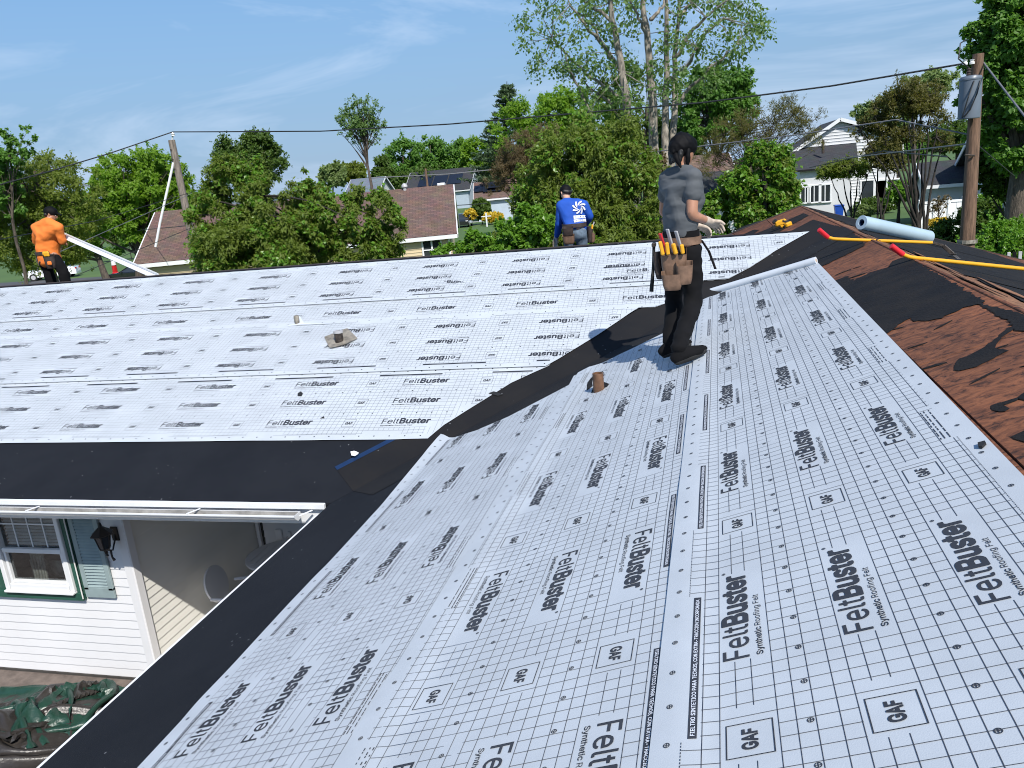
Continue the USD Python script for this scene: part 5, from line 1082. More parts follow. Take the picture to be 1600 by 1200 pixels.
part('rake_trim', cat([beam((gl-.5, yh-.45, zl-.36), (gp, yh-.45, zpk+.05), .08, .26), beam((gp, yh-.45, zpk+.05), (xr_+2, yh-.45, zr_-.18), .08, .26)]), 'trim_white', T)
part('siding_course', cat([box((((gl+.1+max(0, (z-zl))/(zpk-zl)*(gp-gl))+xr_-max(0, z-zr_)*(xr_-gp)/(zpk-zr_))/2, yh-.02, z), (max(.2, xr_-gl-.4-max(0, (z-zl))/(zpk-zl)*(gp-gl)-max(0, z-zr_)*(xr_-gp)/(zpk-zr_)), .05, .05)) for z in np.arange(.4, zpk-.3, .24)]), 'fence_white', T, kind='stuff')
def win(T, px, py, w, h, Y, dy=-.06, mt='glass_dark'):
    c = at(px, py, Y+dy); f_ = part('window', cat([cbox(c+[0, 0, s*(h/2+.06)], (w+.3, .12, .12), .02) for s in (-1, 1)]+[cbox(c+[s*(w/2+.06), 0, 0], (.12, .12, h), .02) for s in (-1, 1)]+[cbox(c, (.07, .11, h), .01)]), 'trim_white', T); part('pane', box(c+[0, .02, 0], (w, .05, h)), mt, f_)
wing = cbox(((gx_(1250, 66)+gx_(1330, 66))/2, 68.0, 1.9), (gx_(1330, 66)-gx_(1250, 66), 3.6, 3.8), .02); part('wing', wing, 'siding_white', T)
zz1, zz2 = at(1290, 262, 66)[2], at(1290, 240, 69)[2]
roofpart('porch_roof', T, [(gx_(1236, 66), 65.7, zz1), (gx_(1340, 66), 65.7, zz1), (gx_(1340, 69), 70, zz2+.6), (gx_(1236, 69), 70, zz2+.6)], .15, 'shingle_dark', O2, 0)
win(T, 1272, 303, .8, 1.2, 66.2, -.1); win(T, 1289, 302, .7, 1.2, 66.2, -.1); win(T, 1258, 305, .6, 1.1, 66.2, -.1)
win(T, 1365, 297, 1.8, 1.5, yh); win(T, 1385, 297, 1.6, 1.5, yh); win(T, 1395, 240, 1.3, 1.5, yh)
part('vent_stack', tube([at(1286, 240, 67.5), at(1286, 219, 67.5)], .11, 8), 'leather_dark', T)
# white wing with a grey roof, and the fence before it
yg = 64.0; xg0, xg1 = gx_(1428, yg), gx_(1545, yg)
house('white_outbuilding', 'low white outbuilding with a grey roof beside the brown pole', np.array([gx_(1452, 54), 54.0]), -.05, 7.0, 4.0, 2.5, 3.6, 'siding_white', 'shingle_dark', over=.4, cat_='outbuilding')
house('white_outbuilding', 'white house end with a dark gable right of the brown pole', np.array([gx_(1548, 50), 50.0]), 0, 7.0, 5.0, 3.6, 5.2, 'siding_white', 'shingle_dark', over=.4, cat_='outbuilding')
def fence(lab, p0, p1, n, h):
    T = thing('vinyl_fence', lab, 'fence', (p0[0], p0[1], 0)); p0, p1 = np.array([*p0, 0.]), np.array([*p1, 0.])
    for k in range(n+1): q = p0+(p1-p0)*k/n; part('post', cat([cbox(q+[0, 0, h/2+.04], (.16, .16, h+.08), .02), cbox(q+[0, 0, h+.1], (.2, .2, .06), .02)]), 'fence_white', T)
    for k in range(n):
        a, b = p0+(p1-p0)*(k+.04)/n, p0+(p1-p0)*(k+.96)/n; d = unit(b-a)
        part('rail', beam(a+[0, 0, h-.06], b+[0, 0, h-.06], .06, .14), 'fence_white', T); part('rail', beam(a+[0, 0, .12], b+[0, 0, .12], .06, .14), 'fence_white', T)
        L = np.linalg.norm(b-a); m = int(L/.3)
        for j in range(m): part('fence_board', beam(a+d*L*j/m+[0, 0, h/2], a+d*L*(j+.97)/m+[0, 0, h/2], .035, h-.34, ch=.008), 'fence_white', T)
fence('white vinyl panel fence between the multi-stem tree and the brown pole', (gx_(1438, 49), 49), (gx_(1530, 49), 49), 4, 1.75)
q0, q1 = at(1570, 330, 36), at(1625, 330, 33)
fence('tall white vinyl fence in shade at the right border', q0[:2], q1[:2], 1, 3.1)
GT = thing('picket_gate', 'dark picket gate at the right border beside the hedge', 'gate', gpt(1590, 24))
for k in range(5): part('picket', cbox(gpt(1583+k*9, 24)+[0, 0, .95], (.09, .03, 1.9), .01), 'cloth_black' if k % 2 else 'pipe_grey', GT)
part('rail', beam(gpt(1578, 24.05)+[0, 0, 1.5], gpt(1626, 24.05)+[0, 0, 1.5], .03, .08), 'cloth_black', GT)
# ladder, bin, small things in the garden
l0, l1 = gpt(1331, 64), gpt(1344, 64); zt = at(1338, 296, 64)[2]
LD = thing('ladder', 'white trellis ladder leaning at the house beside the blue bin', 'ladder', l0)
for q in (l0, l1): part('rail', beam(q, q+[.1, .3, zt], .10, .06), 'trim_white', LD)
for k in range(8): part('rung', beam(l0+[.1*k/8, .3*k/8, .2+zt*k/8.4], l1+[.1*k/8, .3*k/8, .2+zt*k/8.4], .06, .05), 'trim_white', LD)
bn = gpt(1311, 63); BN = thing('wheeled_bin', 'blue wheeled bin standing by the white house', 'bin', bn)
m = trimesh.convex.convex_hull(np.array([(x*s, y*s, z) for x in (-.28, .28) for y in (-.3, .3) for z, s in ((.08, .8), (1.0, 1.1))])); m.apply_translation(bn); part('tub', m, 'bin_blue', BN)
m = cbox(bn+[0, .0, 1.05], (.68, .74, .09), .03); part('lid', m, 'bin_blue', BN)
for s in (-1, 1): part('wheel', tube([bn+[s*.24, .25, .12], bn+[s*.30, .25, .12]], .12, 12), 'tyre', BN)
# cars
def car(lab, o, yaw, body, L=4.5, name='parked_car', kind='car', cab=(1.25, 3.75), hh=1.46):
    T = thing(name, lab, kind, o)
    def tr(m): m.apply_transform(trimesh.transformations.rotation_matrix(yaw, (0, 0, 1))); m.apply_translation(o); return m
    W = 1.78
    side = [(0, .35), (.0, .75), (.25, .92), (cab[0]-.15, .98), (cab[0]+.55, hh-.04), (cab[0]+1.0, hh), (cab[1]-.75, hh-.02), (cab[1]+.15, 1.0), (L-.15, .93), (L, .70), (L, .35)]
    low = [(0, .3), (0, .75), (.2, .90), (cab[0]-.2, .97), (cab[1]+.2, .99), (L-.12, .92), (L, .7), (L, .3)]
    def ext(poly, w, ch=.08):
        pts = [(x, y, z) for x, z in poly for y in (-w/2+ch, w/2-ch)]+[(x*.985+L*.0075, y, z-ch*.6 if z > .6 else z) for x, z in poly for y in (-w/2, w/2)]
        return trimesh.convex.convex_hull(np.array(pts))
    part('body', tr(ext(low, W)), body, T, smooth=30)
    part('cabin_glass', tr(trimesh.convex.convex_hull(np.array([(x, y, z) for x, z, w in ((cab[0]-.1, .96, .80), (cab[1]+.1, .97, .80), (cab[1]-.72, hh-.06, .6), (cab[0]+.75, hh-.05, .6)) for y in (-w, w)]))), 'glass_dark', T)
    part('roof_panel', tr(trimesh.convex.convex_hull(np.array([(x, y, z) for x, z, w in ((cab[0]+.72, hh-.07, .62), (cab[0]+.95, hh, .55), (cab[1]-.85, hh, .55), (cab[1]-.70, hh-.07, .62)) for y in (-w, w)]))), body, T, smooth=30)
    for s in (-1, 1):
        part('pillar', tr(cat([beam((cab[0]-.1, s*.80, .97), (cab[0]+.75, s*.61, hh-.05), .07, .05), beam((cab[1]+.1, s*.80, .97), (cab[1]-.72, s*.61, hh-.06), .09, .05), beam(((cab[0]+cab[1])/2, s*.81, .97), ((cab[0]+cab[1])/2, s*.62, hh-.05), .07, .05)])), body, T)
        for x in (.85, L-.85):
            w = part('wheel', tr(tube([(x, s*(W/2-.2), .33), (x, s*(W/2+.01), .33)], .33, 20)), 'tyre', T); part('rim', tr(tube([(x, s*(W/2-.1), .33), (x, s*(W/2+.02), .33)], .2, 12)), 'pipe_grey', w)
        part('tail_lamp', tr(cbox((L-.03, s*.68, .82), (.1, .3, .16), .03)), 'lamp_red', T); part('headlight', tr(cbox((.06, s*.66, .74), (.12, .32, .14), .03)), 'porcelain', T)
        part('mirror', tr(cbox((cab[0]+.25, s*.98, 1.0), (.14, .18, .13), .04)), body, T)
    return T
o = gpt(148, 51); car('black car parked in front of the beige house, left end', [o[0], o[1], 0.0], .06, 'car_black')
o = gpt(8, 60); car('white car half hidden behind the person in orange', [o[0], o[1], .0], .5, 'car_white', cab=(1.1, 3.9), hh=1.6)
o = gpt(176, 150); car('white car far down the street beyond the lawn', [o[0], o[1], 0], .1, 'car_white', hh=1.7, cab=(1.2, 4.2))
o = gpt(716, 92); car('small dark car beside the end of the brown roofed house', [o[0], o[1], 0], 1.75, 'car_black', hh=1.6, cab=(1.2, 4.2))
hp = gpt(153, 60); HY = thing('garden_marker', 'small red and white post by the black car', 'post', hp)
part('base', lathe([(0, 0), (.30, 0), (.30, .1), (.22, .2), (.2, .75), (.24, .8), (0, .8)], 12, hp+[0, 0, .1]), 'lamp_red', HY); part('top', lathe([(.2, 0), (.18, .45), (.05, .6), (0, .62)], 12, hp+[0, 0, .9]), 'porcelain', HY)
wp_ = gpt(756, 90); WP = thing('mailbox_post', 'thin white post on the far lawn beside the yellow shrubs', 'post', wp_)
part('post', cbox(wp_+[0, 0, .8], (.16, .16, 1.6), .02), 'trim_white', WP); part('crossbar', cbox(wp_+[0, 0, 1.2], (1.2, .12, .12), .02), 'trim_white', WP)

# ------------------------------------------------------------------ trees
def leafmesh(P, D, N, L, W):
    S_ = unit(np.cross(D, N)); h = (D*L[:, None])/2; w = S_*(W[:, None]/2); fo = N*(W[:, None]*.18)
    V = np.stack([P-h, P-w+fo-h*.1, P+h, P+w+fo-h*.1], 1).reshape(-1, 3); i = np.arange(len(P))[:, None]*4
    return V, np.vstack([i+[0, 1, 2], i+[0, 2, 3]]).reshape(2, -1, 3).transpose(1, 0, 2).reshape(-1, 3)
def clumps(blobs, K, rs, r, shell=.35):
    """leaf clumps filling ellipsoid blobs (centre, radii): centre and radius of each"""
    vol = np.array([np.prod(b[1])**(2/3) for b in blobs]); out = []
    for b, k in zip(blobs, np.maximum(2, (K*vol/vol.sum())).astype(int)):
        d = unit(r.normal(size=(k, 3))); q = shell+(1-shell)*r.random(k)**.6; mr = float(np.mean(b[1]))
        c = np.array(b[0])+d*np.array(b[1])*q[:, None]*.92; out.append(np.hstack([c, (mr*rs*r.uniform(.6, 1.35, k))[:, None]]))
    return np.vstack(out)
def foliage(cl, n, L, W, r, out=.6, droop=.2, flat=.75, rnd=.8, sprig=.38):
    """leaves in and round the clumps, part of them along sprigs that stick out of them; leaves turn towards the light"""
    L, W, n = L*.84, W*.84, int(n*1.05); n1 = int(n*(1-sprig)); p = cl[:, 3]**2; k = r.choice(len(cl), n, p=p/p.sum()); d = unit(r.normal(size=(n, 3))); q = r.random(n)**.5*1.04
    m = 9; sd = unit(r.normal(size=(len(cl), m, 3))+[0, 0, .45-droop*.6]); sl_ = r.uniform(1.0, 1.75, (len(cl), m)); j = r.integers(0, m, n); t = r.random(n)**.7
    dd = sd[k, j]; on_ = np.arange(n) >= n1
    P = cl[k, :3]+d*(cl[k, 3]*q)[:, None]*np.array([1, 1, flat])
    Ps = cl[k, :3]+dd*(cl[k, 3]*(.35+t*(sl_[k, j]-.35)))[:, None]+r.normal(0, 1, (n, 3))*(cl[k, 3]*.11)[:, None]+np.array([0, 0, -.35*droop])*(t**2*cl[k, 3])[:, None]
    P = np.where(on_[:, None], Ps, P); d = np.where(on_[:, None], unit(dd+.7*d), d)
    D = unit(d*out+r.normal(size=(n, 3))*rnd*.6+[0, 0, -droop]); N = unit(d*.5+[0, 0, .45]+SUN*.55+r.normal(size=(n, 3))*rnd*.5)
    s = r.uniform(.6, 1.35, n); return leafmesh(P, D, N, L*s, W*s)
def limbs(base, cl, r, rad, trunk_top, nb, curve=.3, n=7, fork=.35):
    """tapered trunk and curved limbs that end in the clumps"""
    base, top = np.array(base, float), np.array(trunk_top, float); t = np.linspace(0, 1, 9)[:, None]; hgt = np.linalg.norm(top-base)
    tr = base+(top-base)*t+np.hstack([np.cumsum(r.normal(0, .012*hgt, (9, 2)), 0)*t, np.zeros((9, 1))])
    ms = [tube(tr, np.linspace(rad, rad*.35, 9)*np.array([1.35, 1.1]+[1]*7), n)]; lm = []
    for i in r.permutation(len(cl))[:nb]:
        s = r.uniform(fork, .97); j = int(s*8); a = tr[j]+(tr[min(j+1, 8)]-tr[j])*(s*8-j); e = cl[i, :3]; m_ = (a+e)/2+[0, 0, curve*np.linalg.norm(e-a)*r.uniform(-.1, .5)]+r.normal(0, .06, 3)*np.linalg.norm(e-a)
        u = np.linspace(0, 1, 6)[:, None]; lm.append(tube((1-u)**2*a+2*u*(1-u)*m_+u*u*e, np.linspace(rad*.33*(1.1-.5*s), rad*.06, 6), 5, False))
    return ms[0], lm
def px_blobs(bl, Y, dz=1.0):
    out = []
    for b in bl:
        cx, cy, rx, ry = b[:4]; y = Y+(b[4] if len(b) > 4 else 0); c = at(cx, cy, y); s = pxs(c); out.append((c, np.array([rx*s, max(rx, ry*.8)*s*dz*.8, ry*s])))
    return out
def tree(name, lab, Y, bx, blobs, K, rs, n, L, lm='leaf_mid', bark='bark', rad=.25, nb=30, seed=0, W=.55, top=None, category='tree', group=None, dz=1.0, second=None, shell=.35, trunkless=False, fork=.35, **kw):
    K, rs, n = int(K*2.1), rs*.74, int(n*1.24); r = np.random.default_rng(seed+1000); bl = px_blobs(blobs, Y, dz); cl = clumps(bl, K, rs, r, shell); cl[:, 2] = np.maximum(cl[:, 2], cl[:, 3]*.6+.15)
    b = gpt(bx, Y, 330); T = thing(name, lab, category, b, group)
    c0 = np.array(bl[0][0]); tp = at(*top, Y) if top else c0+[0, 0, bl[0][1][2]*.5]
    if trunkless: tp = np.array([b[0], b[1], max(1.0, c0[2])])
    a, lms = limbs(b-[0, 0, .1], cl, r, rad, tp, nb, fork=fork)
    tk = part('trunk', a, bark, T, smooth=True)
    if lms: part('limbs', cat(lms), bark, tk, smooth=True, kind='stuff')
    part('crown', foliage(cl, n, L, L*W, r, **kw), lm, T)
    if second: mt2, n2, L2, W2, kw2 = second; part('foliage', foliage(cl[r.random(len(cl)) < kw2.pop('share', .5)], n2, L2, L2*W2, r, **kw2), mt2, T)
    return T
ced = dict(out=.9, droop=.45, flat=.9, rnd=.9)
# cedars and ivy right behind the house
tree('cedar_bush', 'large dark cedar overgrown with ivy in front of the brown roofed house', 20.5, 430, [(372, 320, 60, 84), (374, 262, 26, 30), (398, 280, 34, 40), (440, 340, 78, 76), (505, 350, 60, 64), (470, 318, 40, 38), (522, 322, 40, 36), (572, 326, 34, 34), (560, 352, 55, 62), (600, 358, 34, 66), (330, 340, 40, 58), (330, 375, 48, 58), (610, 345, 22, 50), (488, 290, 16, 34), (420, 400, 130, 60), (580, 400, 60, 50)], 190, .27, 110000, .135, 'leaf_cedar', 'bark_dark', .16, 40, 1, W=.34, second=('leaf_ivy', 30000, .12, .8, dict(share=.5, out=.5, droop=.3, rnd=1.0)), shell=.35, **ced)
tree('cedar_bush', 'tall round cedar bush with ivy behind the person in blue', 21.5, 920, [(905, 285, 98, 98), (960, 255, 78, 72), (850, 320, 55, 75), (1000, 320, 50, 85), (915, 375, 120, 60), (760, 392, 60, 26)], 140, .28, 100000, .135, 'leaf_cedar', 'bark_dark', .2, 40, 2, W=.34, second=('leaf_ivy', 12000, .12, .8, dict(share=.35, out=.5, droop=.3, rnd=1.0)), shell=.62, **ced)
tree('ivy_bush', 'bright leafy bush right of the man in grey', 22.5, 1180, [(1190, 290, 58, 72), (1140, 330, 40, 55), (1205, 340, 48, 60), (1110, 350, 40, 50), (1235, 265, 22, 32)], 90, .30, 12000, .16, 'leaf_cedar', 'bark_dark', .12, 20, 3, W=.34, second=('leaf_ivy', 26000, .13, .8, dict(share=.95, out=.5, droop=.3, rnd=1.0)), shell=.6, category='bush', **ced)
tree('shrub', 'low fresh green shrub along the back of the house, left of the person in blue', 19.0, 770, [(740, 388, 34, 26), (800, 372, 40, 36), (835, 360, 30, 45), (700, 396, 26, 16)], 50, .32, 15000, .13, 'leaf_ivy', 'bark_dark', .05, 10, 4, W=.7, category='shrub', shell=.5)
# left group
tree('olive_tree', 'olive tinted spreading tree at the left border', 31, 60, [(60, 300, 95, 62), (20, 340, 80, 70), (110, 320, 60, 55), (60, 380, 90, 50), (130, 290, 40, 35), (70, 262, 40, 26)], 120, .26, 40000, .16, 'leaf_olive', 'bark', .2, 60, 5, W=.5, shell=.4)
tree('sparse_tree', 'sparse tree top with small glossy leaves at the upper left border', 29, 5, [(20, 235, 36, 40), (-5, 270, 40, 40), (45, 215, 14, 26), (5, 310, 40, 40)], 60, .22, 7500, .17, 'leaf_mid', 'bark', .10, 40, 6, W=.6, shell=.15, fork=.6)
tree('maple_tree', 'bright green spreading tree left of the grey pole', 42, 192, [(225, 290, 70, 55), (190, 320, 60, 60), (270, 275, 40, 40), (160, 300, 30, 45), (285, 330, 35, 50), (235, 350, 60, 40), (130, 345, 45, 45), (180, 262, 40, 26)], 150, .25, 42000, .24, 'leaf_fresh', 'bark', .3, 60, 7, W=.5, shell=.4, top=(215, 300))
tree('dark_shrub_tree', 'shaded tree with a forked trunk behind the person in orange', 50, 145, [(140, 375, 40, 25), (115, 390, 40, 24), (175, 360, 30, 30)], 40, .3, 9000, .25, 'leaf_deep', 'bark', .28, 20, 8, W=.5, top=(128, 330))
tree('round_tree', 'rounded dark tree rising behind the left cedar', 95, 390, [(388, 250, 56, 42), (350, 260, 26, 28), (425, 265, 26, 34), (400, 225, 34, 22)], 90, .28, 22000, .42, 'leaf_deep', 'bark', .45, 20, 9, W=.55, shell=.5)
tree('slender_tree', 'slender lone tree with an airy crown rising above the roofs', 75, 583, [(562, 195, 36, 36), (545, 185, 22, 26), (585, 185, 20, 30), (560, 160, 26, 16), (590, 215, 16, 14), (535, 208, 14, 12)], 110, .20, 4200, .28, 'leaf_poplar', 'bark', .22, 60, 10, W=.5, shell=.10, top=(566, 195), fork=.62)
# far belt of trees
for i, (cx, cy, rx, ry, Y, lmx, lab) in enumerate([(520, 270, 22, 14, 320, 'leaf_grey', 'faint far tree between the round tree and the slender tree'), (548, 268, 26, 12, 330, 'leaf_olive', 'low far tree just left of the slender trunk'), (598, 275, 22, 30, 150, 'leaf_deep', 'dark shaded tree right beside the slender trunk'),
        (630, 252, 36, 36, 190, 'leaf_mid', 'broad tree in the far green belt, leftmost of it'), (672, 246, 34, 36, 195, 'leaf_mid', 'tall tree in the middle of the far green belt'), (708, 250, 30, 34, 200, 'leaf_mid', 'far belt tree above the black roofed house'), (748, 245, 30, 34, 185, 'leaf_fresh', 'lighter far tree just left of the dark pine'), (782, 262, 28, 34, 180, 'leaf_deep', 'dark far tree below the dark pine'), (655, 280, 50, 18, 180, 'leaf_deep', 'low dark trees behind the black roof'), (790, 290, 40, 16, 170, 'leaf_mid', 'low tree behind the solar panelled house')]):
    tree('far_tree', lab, Y, cx, [(cx, cy, rx, ry), (cx-rx*.4, cy+ry*.3, rx*.7, ry*.7), (cx+rx*.4, cy+ry*.35, rx*.6, ry*.7), (cx, cy+ry*1.0, rx*1.0, ry*.5)], 55, .30, 9000, .0042*Y, lmx, 'bark', .4, 6, 20+i, W=.6, shell=.55)
# pine: whorls of drooping branches
def pine(lab, Y, bx, tip, halfw, nlev, seed, n):
    r = np.random.default_rng(seed); b = gpt(bx, Y, 320); t = at(*tip, Y); T = thing('pine_tree', lab, 'tree', b)
    tk = part('trunk', tube([b, (b+t)/2, t], [.45, .28, .04], 8), 'bark_dark', T); P, D = [], []; br = []
    for lev in range(nlev):
        f = .25+.74*lev/nlev; c = b+(t-b)*f; w = halfw*(1-f)**.75*1.55*r.uniform(.75, 1.2)
        for k in range(6):
            a = r.uniform(0, 6.28); d = np.array([math.cos(a), math.sin(a), .12]); L = w*r.uniform(.6, 1.1); br.append(tube([c, c+d*L*.6, c+d*L+[0, 0, .1*L]], [.07, .05, .01], 4, False))
            m = int(n/nlev/6); s = r.random(m)**.6; P.append(c+d*L*s[:, None]+[0, 0, 1]*(.1*L*s**2)[:, None]+r.normal(0, .22, (m, 3))*[1, 1, .45]); D.append(unit(d*.7+r.normal(0, .6, (m, 3))+[0, 0, .25]))
    P, D = np.vstack(P), np.vstack(D); s = r.uniform(.6, 1.2, len(P)); part('branches', cat(br), 'bark_dark', tk); part('needles', leafmesh(P, D, unit(r.normal(size=P.shape)+[0, 0, 1]), .62*s, .17*s), 'leaf_pine', T)
pine('dark pine with layered branches above the green belt', 110, 786, (792, 127), 4.4, 22, 40, 15000)
tree('maple_tree', 'large bright green tree behind the round cedar bush', 70, 850, [(850, 190, 62, 52), (900, 175, 50, 42), (800, 215, 40, 45), (940, 200, 50, 60), (870, 235, 70, 40)], 120, .28, 30000, .32, 'leaf_fresh', 'bark', .4, 30, 41, W=.55, shell=.5)
tree('twiggy_shrub_tree', 'brown twiggy shrub tree between the solar house and the cedar bush', 48, 815, [(820, 240, 42, 36), (790, 265, 36, 34), (850, 215, 36, 22), (775, 292, 24, 20), (840, 270, 30, 30)], 90, .28, 26000, .17, 'leaf_brown', 'bark_dark', .14, 70, 42, W=.20, shell=.05, out=1.0, droop=-.2)
# the tall tree with several bare stems
r = np.random.default_rng(77); YT = 33.0
TT = thing('tall_tree', 'tall multi-stemmed tree with pale bark and an airy crown above the man in grey', 'tree', gpt(1025, YT, 330))
stems = [[(1026, 330), (1024, 280), (1021, 200), (1017, 120), (1012, 60), (1003, 0), (990, -60)], [(1032, 330), (1039, 230), (1041, 150), (1042, 80), (1041, 0), (1046, -70)], [(1036, 320), (1052, 215), (1055, 150), (1054, 90), (1060, 30), (1066, -60)], [(1010, 330), (984, 215), (978, 150), (968, 90), (958, 35), (950, -20), (946, -70)]]
rad0 = [.24, .18, .17, .20]; tips = []
for s_, r0, dy in zip(stems, rad0, (0, .8, 1.6, -1.2)):
    P = np.array([at(px, py, YT+dy*min(1, i/2)) for i, (px, py) in enumerate(s_)]); P[0, 2] = 0; u = np.linspace(0, 1, 26); tt_ = np.linspace(0, 1, len(P))
    P = np.stack([np.interp(u, tt_, P[:, k]) for k in range(3)], 1)+r.normal(0, .015, (26, 3)); part('stem', tube(P, np.linspace(r0, r0*.28, 26), 9), 'bark_pale', TT, smooth=True); tips.append(P)
branches = [[(978, 160), (935, 130), (890, 88), (862, 60)], [(960, 95), (930, 60), (905, 25), (880, -10)], [(968, 110), (925, 40), (900, 18)], [(1052, 163), (1085, 130), (1120, 95), (1150, 70)], [(925, 182), (905, 140), (884, 95), (880, 75)], [(1054, 90), (1080, 50), (1110, 20), (1150, -10)], [(1012, 60), (1000, 30), (985, 5), (975, -30)], [(1060, 30), (1085, -5), (1100, -40)], [(984, 165), (950, 160), (925, 140), (910, 125)], [(958, 35), (920, 5), (890, -30)], [(1041, 130), (1075, 100), (1100, 50), (1130, 30)], [(1017, 30), (1035, 10), (1050, -20)]]
tw = []; endp = []
for k, b_ in enumerate(branches):
    dy = r.uniform(-1.5, 1.5); P = np.array([at(px, py, YT+dy*i/3) for i, (px, py) in enumerate(b_)]); u = np.linspace(0, 1, 12); P = np.stack([np.interp(u, np.linspace(0, 1, len(P)), P[:, q]) for q in range(3)], 1)
    P[1:] += r.normal(0, .04, (11, 3)); part('branch', tube(P, np.linspace(.085, .02, 12), 6), 'bark_pale', TT, smooth=True); endp += [P[j] for j in (6, 7, 8, 9, 10, 11)]
for P in tips: endp += [P[j] for j in (11, 13, 15, 17, 18, 19, 20, 21, 22, 23, 24, 25)]
spots = [(845, 30), (860, 60), (850, 95), (835, 55), (880, 20), (900, 60), (895, 110), (920, 90), (930, 30), (945, 110), (960, 60), (985, 100), (995, 40), (1000, 130), (1030, 100), (985, 15), (1060, 110), (1080, 60), (1075, 20), (1100, 90), (1110, 40), (1130, 70), (1140, 20), (1160, 55), (1175, 40), (1150, 85), (1125, 110), (1095, 130), (870, 120), (905, 150), (925, 165), (1000, 165), (1035, 60), (1050, 140), (820, 45), (1120, 5), (1165, 10), (940, -10), (900, -15), (1010, -20), (1070, -20), (865, -5), (1185, 45), (955, 150), (1070, 145), (910, 10), (970, -40), (1030, -60), (1100, -50)]
cl = []
for px, py in spots:
    for k in range(3): c = at(px+r.normal(0, 12), py+r.normal(0, 10), YT+r.uniform(-2.2, 2.2)); cl.append([*c, r.uniform(.28, .62)])
cl = np.array(cl); E_ = np.array(endp)
for c in cl: j = np.argmin(((E_-c[:3])**2).sum(1)); a = E_[j]; tw.append(tube([a, (a+c[:3])/2+r.normal(0, .1, 3), c[:3]], [.022, .014, .006], 4, False))
part('twigs', cat(tw), 'bark_pale', TT, kind='stuff'); part('crown', foliage(cl, 9500, .17, .115, r, out=.5, droop=.5, flat=.7, rnd=1.0), 'leaf_poplar', TT)
tree('ivy_stump', 'reddish ivy climbing the foot of the tall multi-stemmed tree', 32.2, 1028, [(1028, 262, 13, 28), (1028, 300, 20, 30)], 30, .35, 2600, .16, 'leaf_brown', 'bark', .22, 4, 44, W=.7, category='climber', shell=.7)
tree('round_tree', 'dense mid green tree behind the right part of the tall tree', 62, 1118, [(1125, 150, 52, 46), (1100, 185, 48, 44), (1150, 175, 38, 46), (1085, 135, 34, 30), (1140, 120, 40, 22)], 110, .27, 26000, .30, 'leaf_mid', 'bark', .35, 30, 45, W=.55, shell=.45)
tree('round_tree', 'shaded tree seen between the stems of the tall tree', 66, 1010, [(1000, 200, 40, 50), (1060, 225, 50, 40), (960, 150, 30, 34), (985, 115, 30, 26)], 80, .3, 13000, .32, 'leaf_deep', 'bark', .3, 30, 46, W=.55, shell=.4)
tree('twiggy_shrub_tree', 'bronze twiggy shrub trees left of the white gable', 44, 1190, [(1160, 205, 55, 34), (1215, 190, 50, 36), (1260, 185, 36, 34), (1120, 230, 40, 30), (1235, 165, 34, 22), (1270, 215, 30, 30), (1100, 255, 34, 24)], 120, .26, 13000, .15, 'leaf_bronze', 'bark', .10, 130, 47, W=.24, shell=.05, out=1.0, droop=-.15)
# right group
r = np.random.default_rng(88)
def multistem(lab, Y, base, tops, blobs, n, seed, lm='leaf_bronze', rad=.09, L=.20):
    r = np.random.default_rng(seed); b = gpt(*base, 350); T = thing('multistem_tree', lab, 'tree', b)
    ends = []
    for px, py in tops:
        e = at(px, py, Y+r.uniform(-1, 1)); m1 = b+(e-b)*[.25, .25, .40]+r.normal(0, .08, 3); u = np.linspace(0, 1, 12)[:, None]; b0 = b+[r.normal(0, .15), r.normal(0, .1), 0]
        P = (1-u)**2*b0+2*u*(1-u)*m1+u*u*e+r.normal(0, .03, (12, 3)); part('stem', tube(P, np.linspace(rad, rad*.2, 12), 6), 'bark_dark', T, smooth=True); ends += list(P[5:])
    cl = clumps(px_blobs(blobs, Y), 190, .20, r, .05); E_ = np.array(ends); tw = []
    for c in cl: a = E_[np.argmin(((E_-c[:3])**2).sum(1))]; tw.append(tube([a, (a+c[:3])/2+r.normal(0, .12, 3), c[:3]], [.03, .02, .006], 4, False))
    part('twigs', cat(tw), 'bark_dark', T, kind='stuff'); part('crown', foliage(cl, int(n*1.15), L*.85, L*.34, r, out=.9, droop=-.1, flat=.8), lm, T)
multistem('dark multi-stemmed tree with bronze leaves in front of the white house', 45, (1436, 45), [(1345, 205), (1365, 180), (1390, 165), (1405, 150), (1425, 135), (1440, 140), (1455, 150), (1470, 170), (1480, 200), (1420, 190), (1445, 200), (1395, 210)], [(1420, 150, 60, 34), (1380, 180, 44, 34), (1455, 170, 40, 40), (1400, 215, 50, 26), (1350, 205, 26, 22), (1470, 215, 30, 30)], 17000, 61)
multistem('small multi-stemmed tree by the white trellis ladder', 54, (1332, 54), [(1290, 262), (1310, 250), (1325, 245), (1345, 250), (1360, 262)], [(1320, 262, 34, 18), (1295, 270, 26, 16), (1350, 262, 24, 18)], 6500, 62, 'leaf_olive', .07, .22)
multistem('bronze tree with slim stems left of the multi-stemmed dark tree', 52, (1375, 52), [(1355, 235), (1370, 225), (1390, 230), (1405, 245)], [(1378, 240, 34, 26), (1400, 255, 24, 20)], 6000, 63, 'leaf_bronze', .07, .22)
tree('small_tree', 'small bright green tree on the lawn in front of the white house', 56, 1404, [(1405, 300, 20, 16), (1394, 306, 12, 10), (1415, 306, 12, 10)], 30, .35, 5000, .20, 'leaf_ivy', 'bark_dark', .12, 10, 64, W=.6, shell=.5)
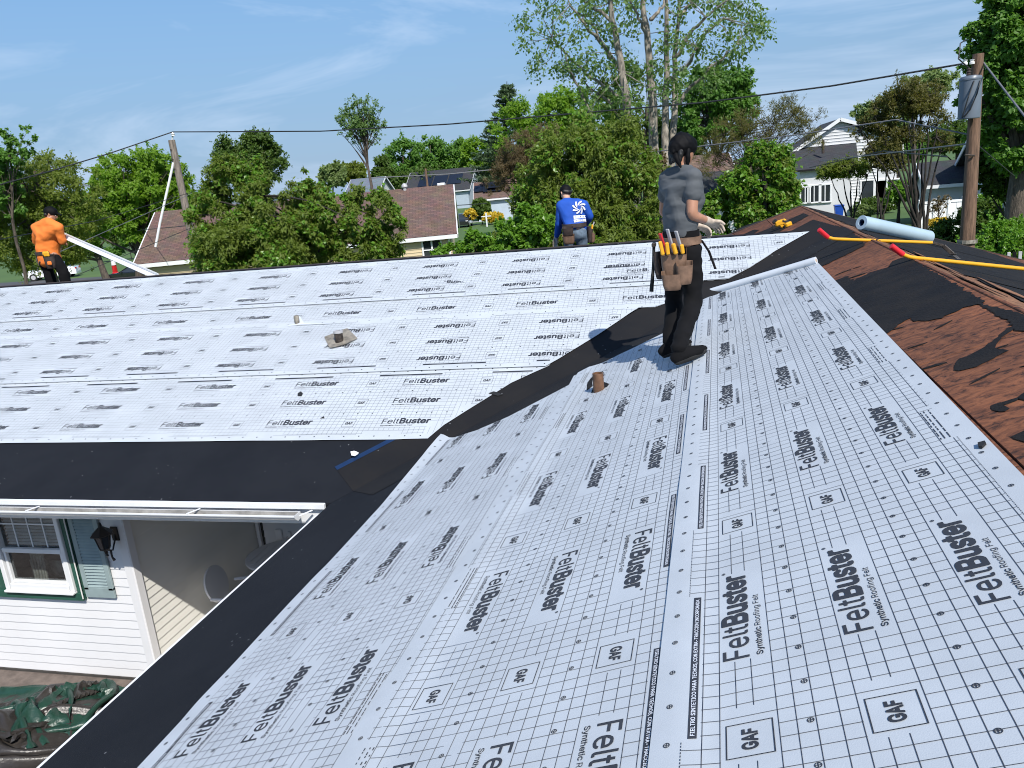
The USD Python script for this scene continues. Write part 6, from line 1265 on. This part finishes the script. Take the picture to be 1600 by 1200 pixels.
tree('big_tree', 'tall dense dark tree filling the upper right corner', 31, 1590, [(1585, 90, 75, 95), (1620, 40, 100, 90), (1550, 60, 40, 60), (1560, 150, 62, 60), (1610, 190, 90, 80), (1520, 80, 24, 40), (1570, 20, 50, 50), (1640, 140, 90, 120)], 190, .24, 60000, .21, 'leaf_mid', 'bark', .45, 50, 65, W=.6, shell=.45)
tree('overhanging_tree', 'dark leafy tree beside the white fence at the right border', 33, 1600, [(1570, 255, 50, 36), (1545, 245, 36, 34), (1600, 280, 46, 40), (1560, 290, 34, 26)], 60, .28, 16000, .19, 'leaf_deep', 'bark_dark', .15, 30, 66, W=.6, shell=.35)
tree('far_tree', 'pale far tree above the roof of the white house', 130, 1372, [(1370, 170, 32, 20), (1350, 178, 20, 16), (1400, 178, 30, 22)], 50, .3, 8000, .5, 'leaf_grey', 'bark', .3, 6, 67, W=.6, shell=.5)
tree('far_tree', 'airy far tree top left of the transformer', 70, 1432, [(1420, 138, 24, 22), (1465, 128, 40, 22), (1440, 155, 34, 20)], 50, .26, 7000, .28, 'leaf_grey', 'bark', .2, 20, 68, W=.5, shell=.2)
def hedge(lab, bl, Y, n, lm, seed, L=.08, W=.7):
    tree('hedge', lab, Y, bl[0][0], bl, 90, .28, n, L, lm, 'bark_dark', .06, 10, seed, W=W, category='hedge', shell=.8, trunkless=True, out=.7, droop=-.2)
hedge('bright clipped hedge at the right border behind the roof', [(1560, 385, 62, 34), (1520, 395, 50, 26), (1600, 372, 40, 30), (1590, 400, 60, 30)], 26, 22000, 'leaf_ivy', 70, .10)
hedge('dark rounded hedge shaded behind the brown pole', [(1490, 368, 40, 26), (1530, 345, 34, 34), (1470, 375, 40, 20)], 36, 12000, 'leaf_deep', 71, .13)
hedge('sunlit rounded hedge between the brown pole and the white fence', [(1545, 325, 28, 22), (1560, 335, 22, 18)], 40, 8000, 'leaf_ivy', 72, .13)
hedge('dark low shrubs at the foot of the white house', [(1365, 322, 28, 10), (1390, 318, 14, 12), (1345, 326, 16, 8)], 66, 7000, 'leaf_deep', 73, .22)
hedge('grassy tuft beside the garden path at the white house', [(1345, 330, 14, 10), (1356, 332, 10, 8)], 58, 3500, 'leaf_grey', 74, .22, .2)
hedge('yellow flowering ground shrub below the white fence', [(1468, 348, 18, 6), (1455, 352, 12, 5)], 47, 3500, 'leaf_yellow', 75, .12)
tree('twiggy_bush', 'small bare reddish bush before the white fence', 47, 1470, [(1465, 322, 16, 16), (1475, 312, 14, 10)], 40, .2, 900, .15, 'leaf_brown', 'bark', .05, 40, 76, W=.3, category='bush', shell=.2)
hedge('dark green shrub on the far lawn before the grey-blue house', [(752, 327, 14, 16)], 96, 4500, 'leaf_deep', 77, .5)
hedge('yellow green shrubs on the far lawn', [(770, 340, 16, 6), (735, 336, 10, 8)], 94, 4000, 'leaf_yellow', 78, .4)
hedge('low green shrubs at the lawn edge left of the beige house', [(190, 378, 16, 8), (175, 395, 20, 6)], 80, 4000, 'leaf_mid', 79, .3)
for cx, cy, rx, ry, Y, lmx, lab in [(1495, 215, 46, 24, 95, 'leaf_deep', 'dark far trees filling the gap left of the brown pole'), (1560, 212, 50, 28, 90, 'leaf_mid', 'far trees glimpsed right of the brown pole'), (1400, 232, 50, 18, 110, 'leaf_mid', 'far trees behind the white house, at the bronze tree'), (1180, 262, 60, 16, 120, 'leaf_deep', 'far trees low behind the leafy bush'), (90, 330, 80, 22, 110, 'leaf_mid', 'far trees low behind the person in orange'), (300, 318, 60, 20, 115, 'leaf_deep', 'far trees low behind the grey pole')]:
    tree('far_tree', lab, Y, cx, [(cx, cy, rx, ry), (cx-rx*.5, cy+ry*.3, rx*.6, ry*.9), (cx+rx*.5, cy+ry*.3, rx*.6, ry*.9)], 50, .30, 6500, .0042*Y, lmx, 'bark', .3, 6, 300+int(cx), W=.6, shell=.5)
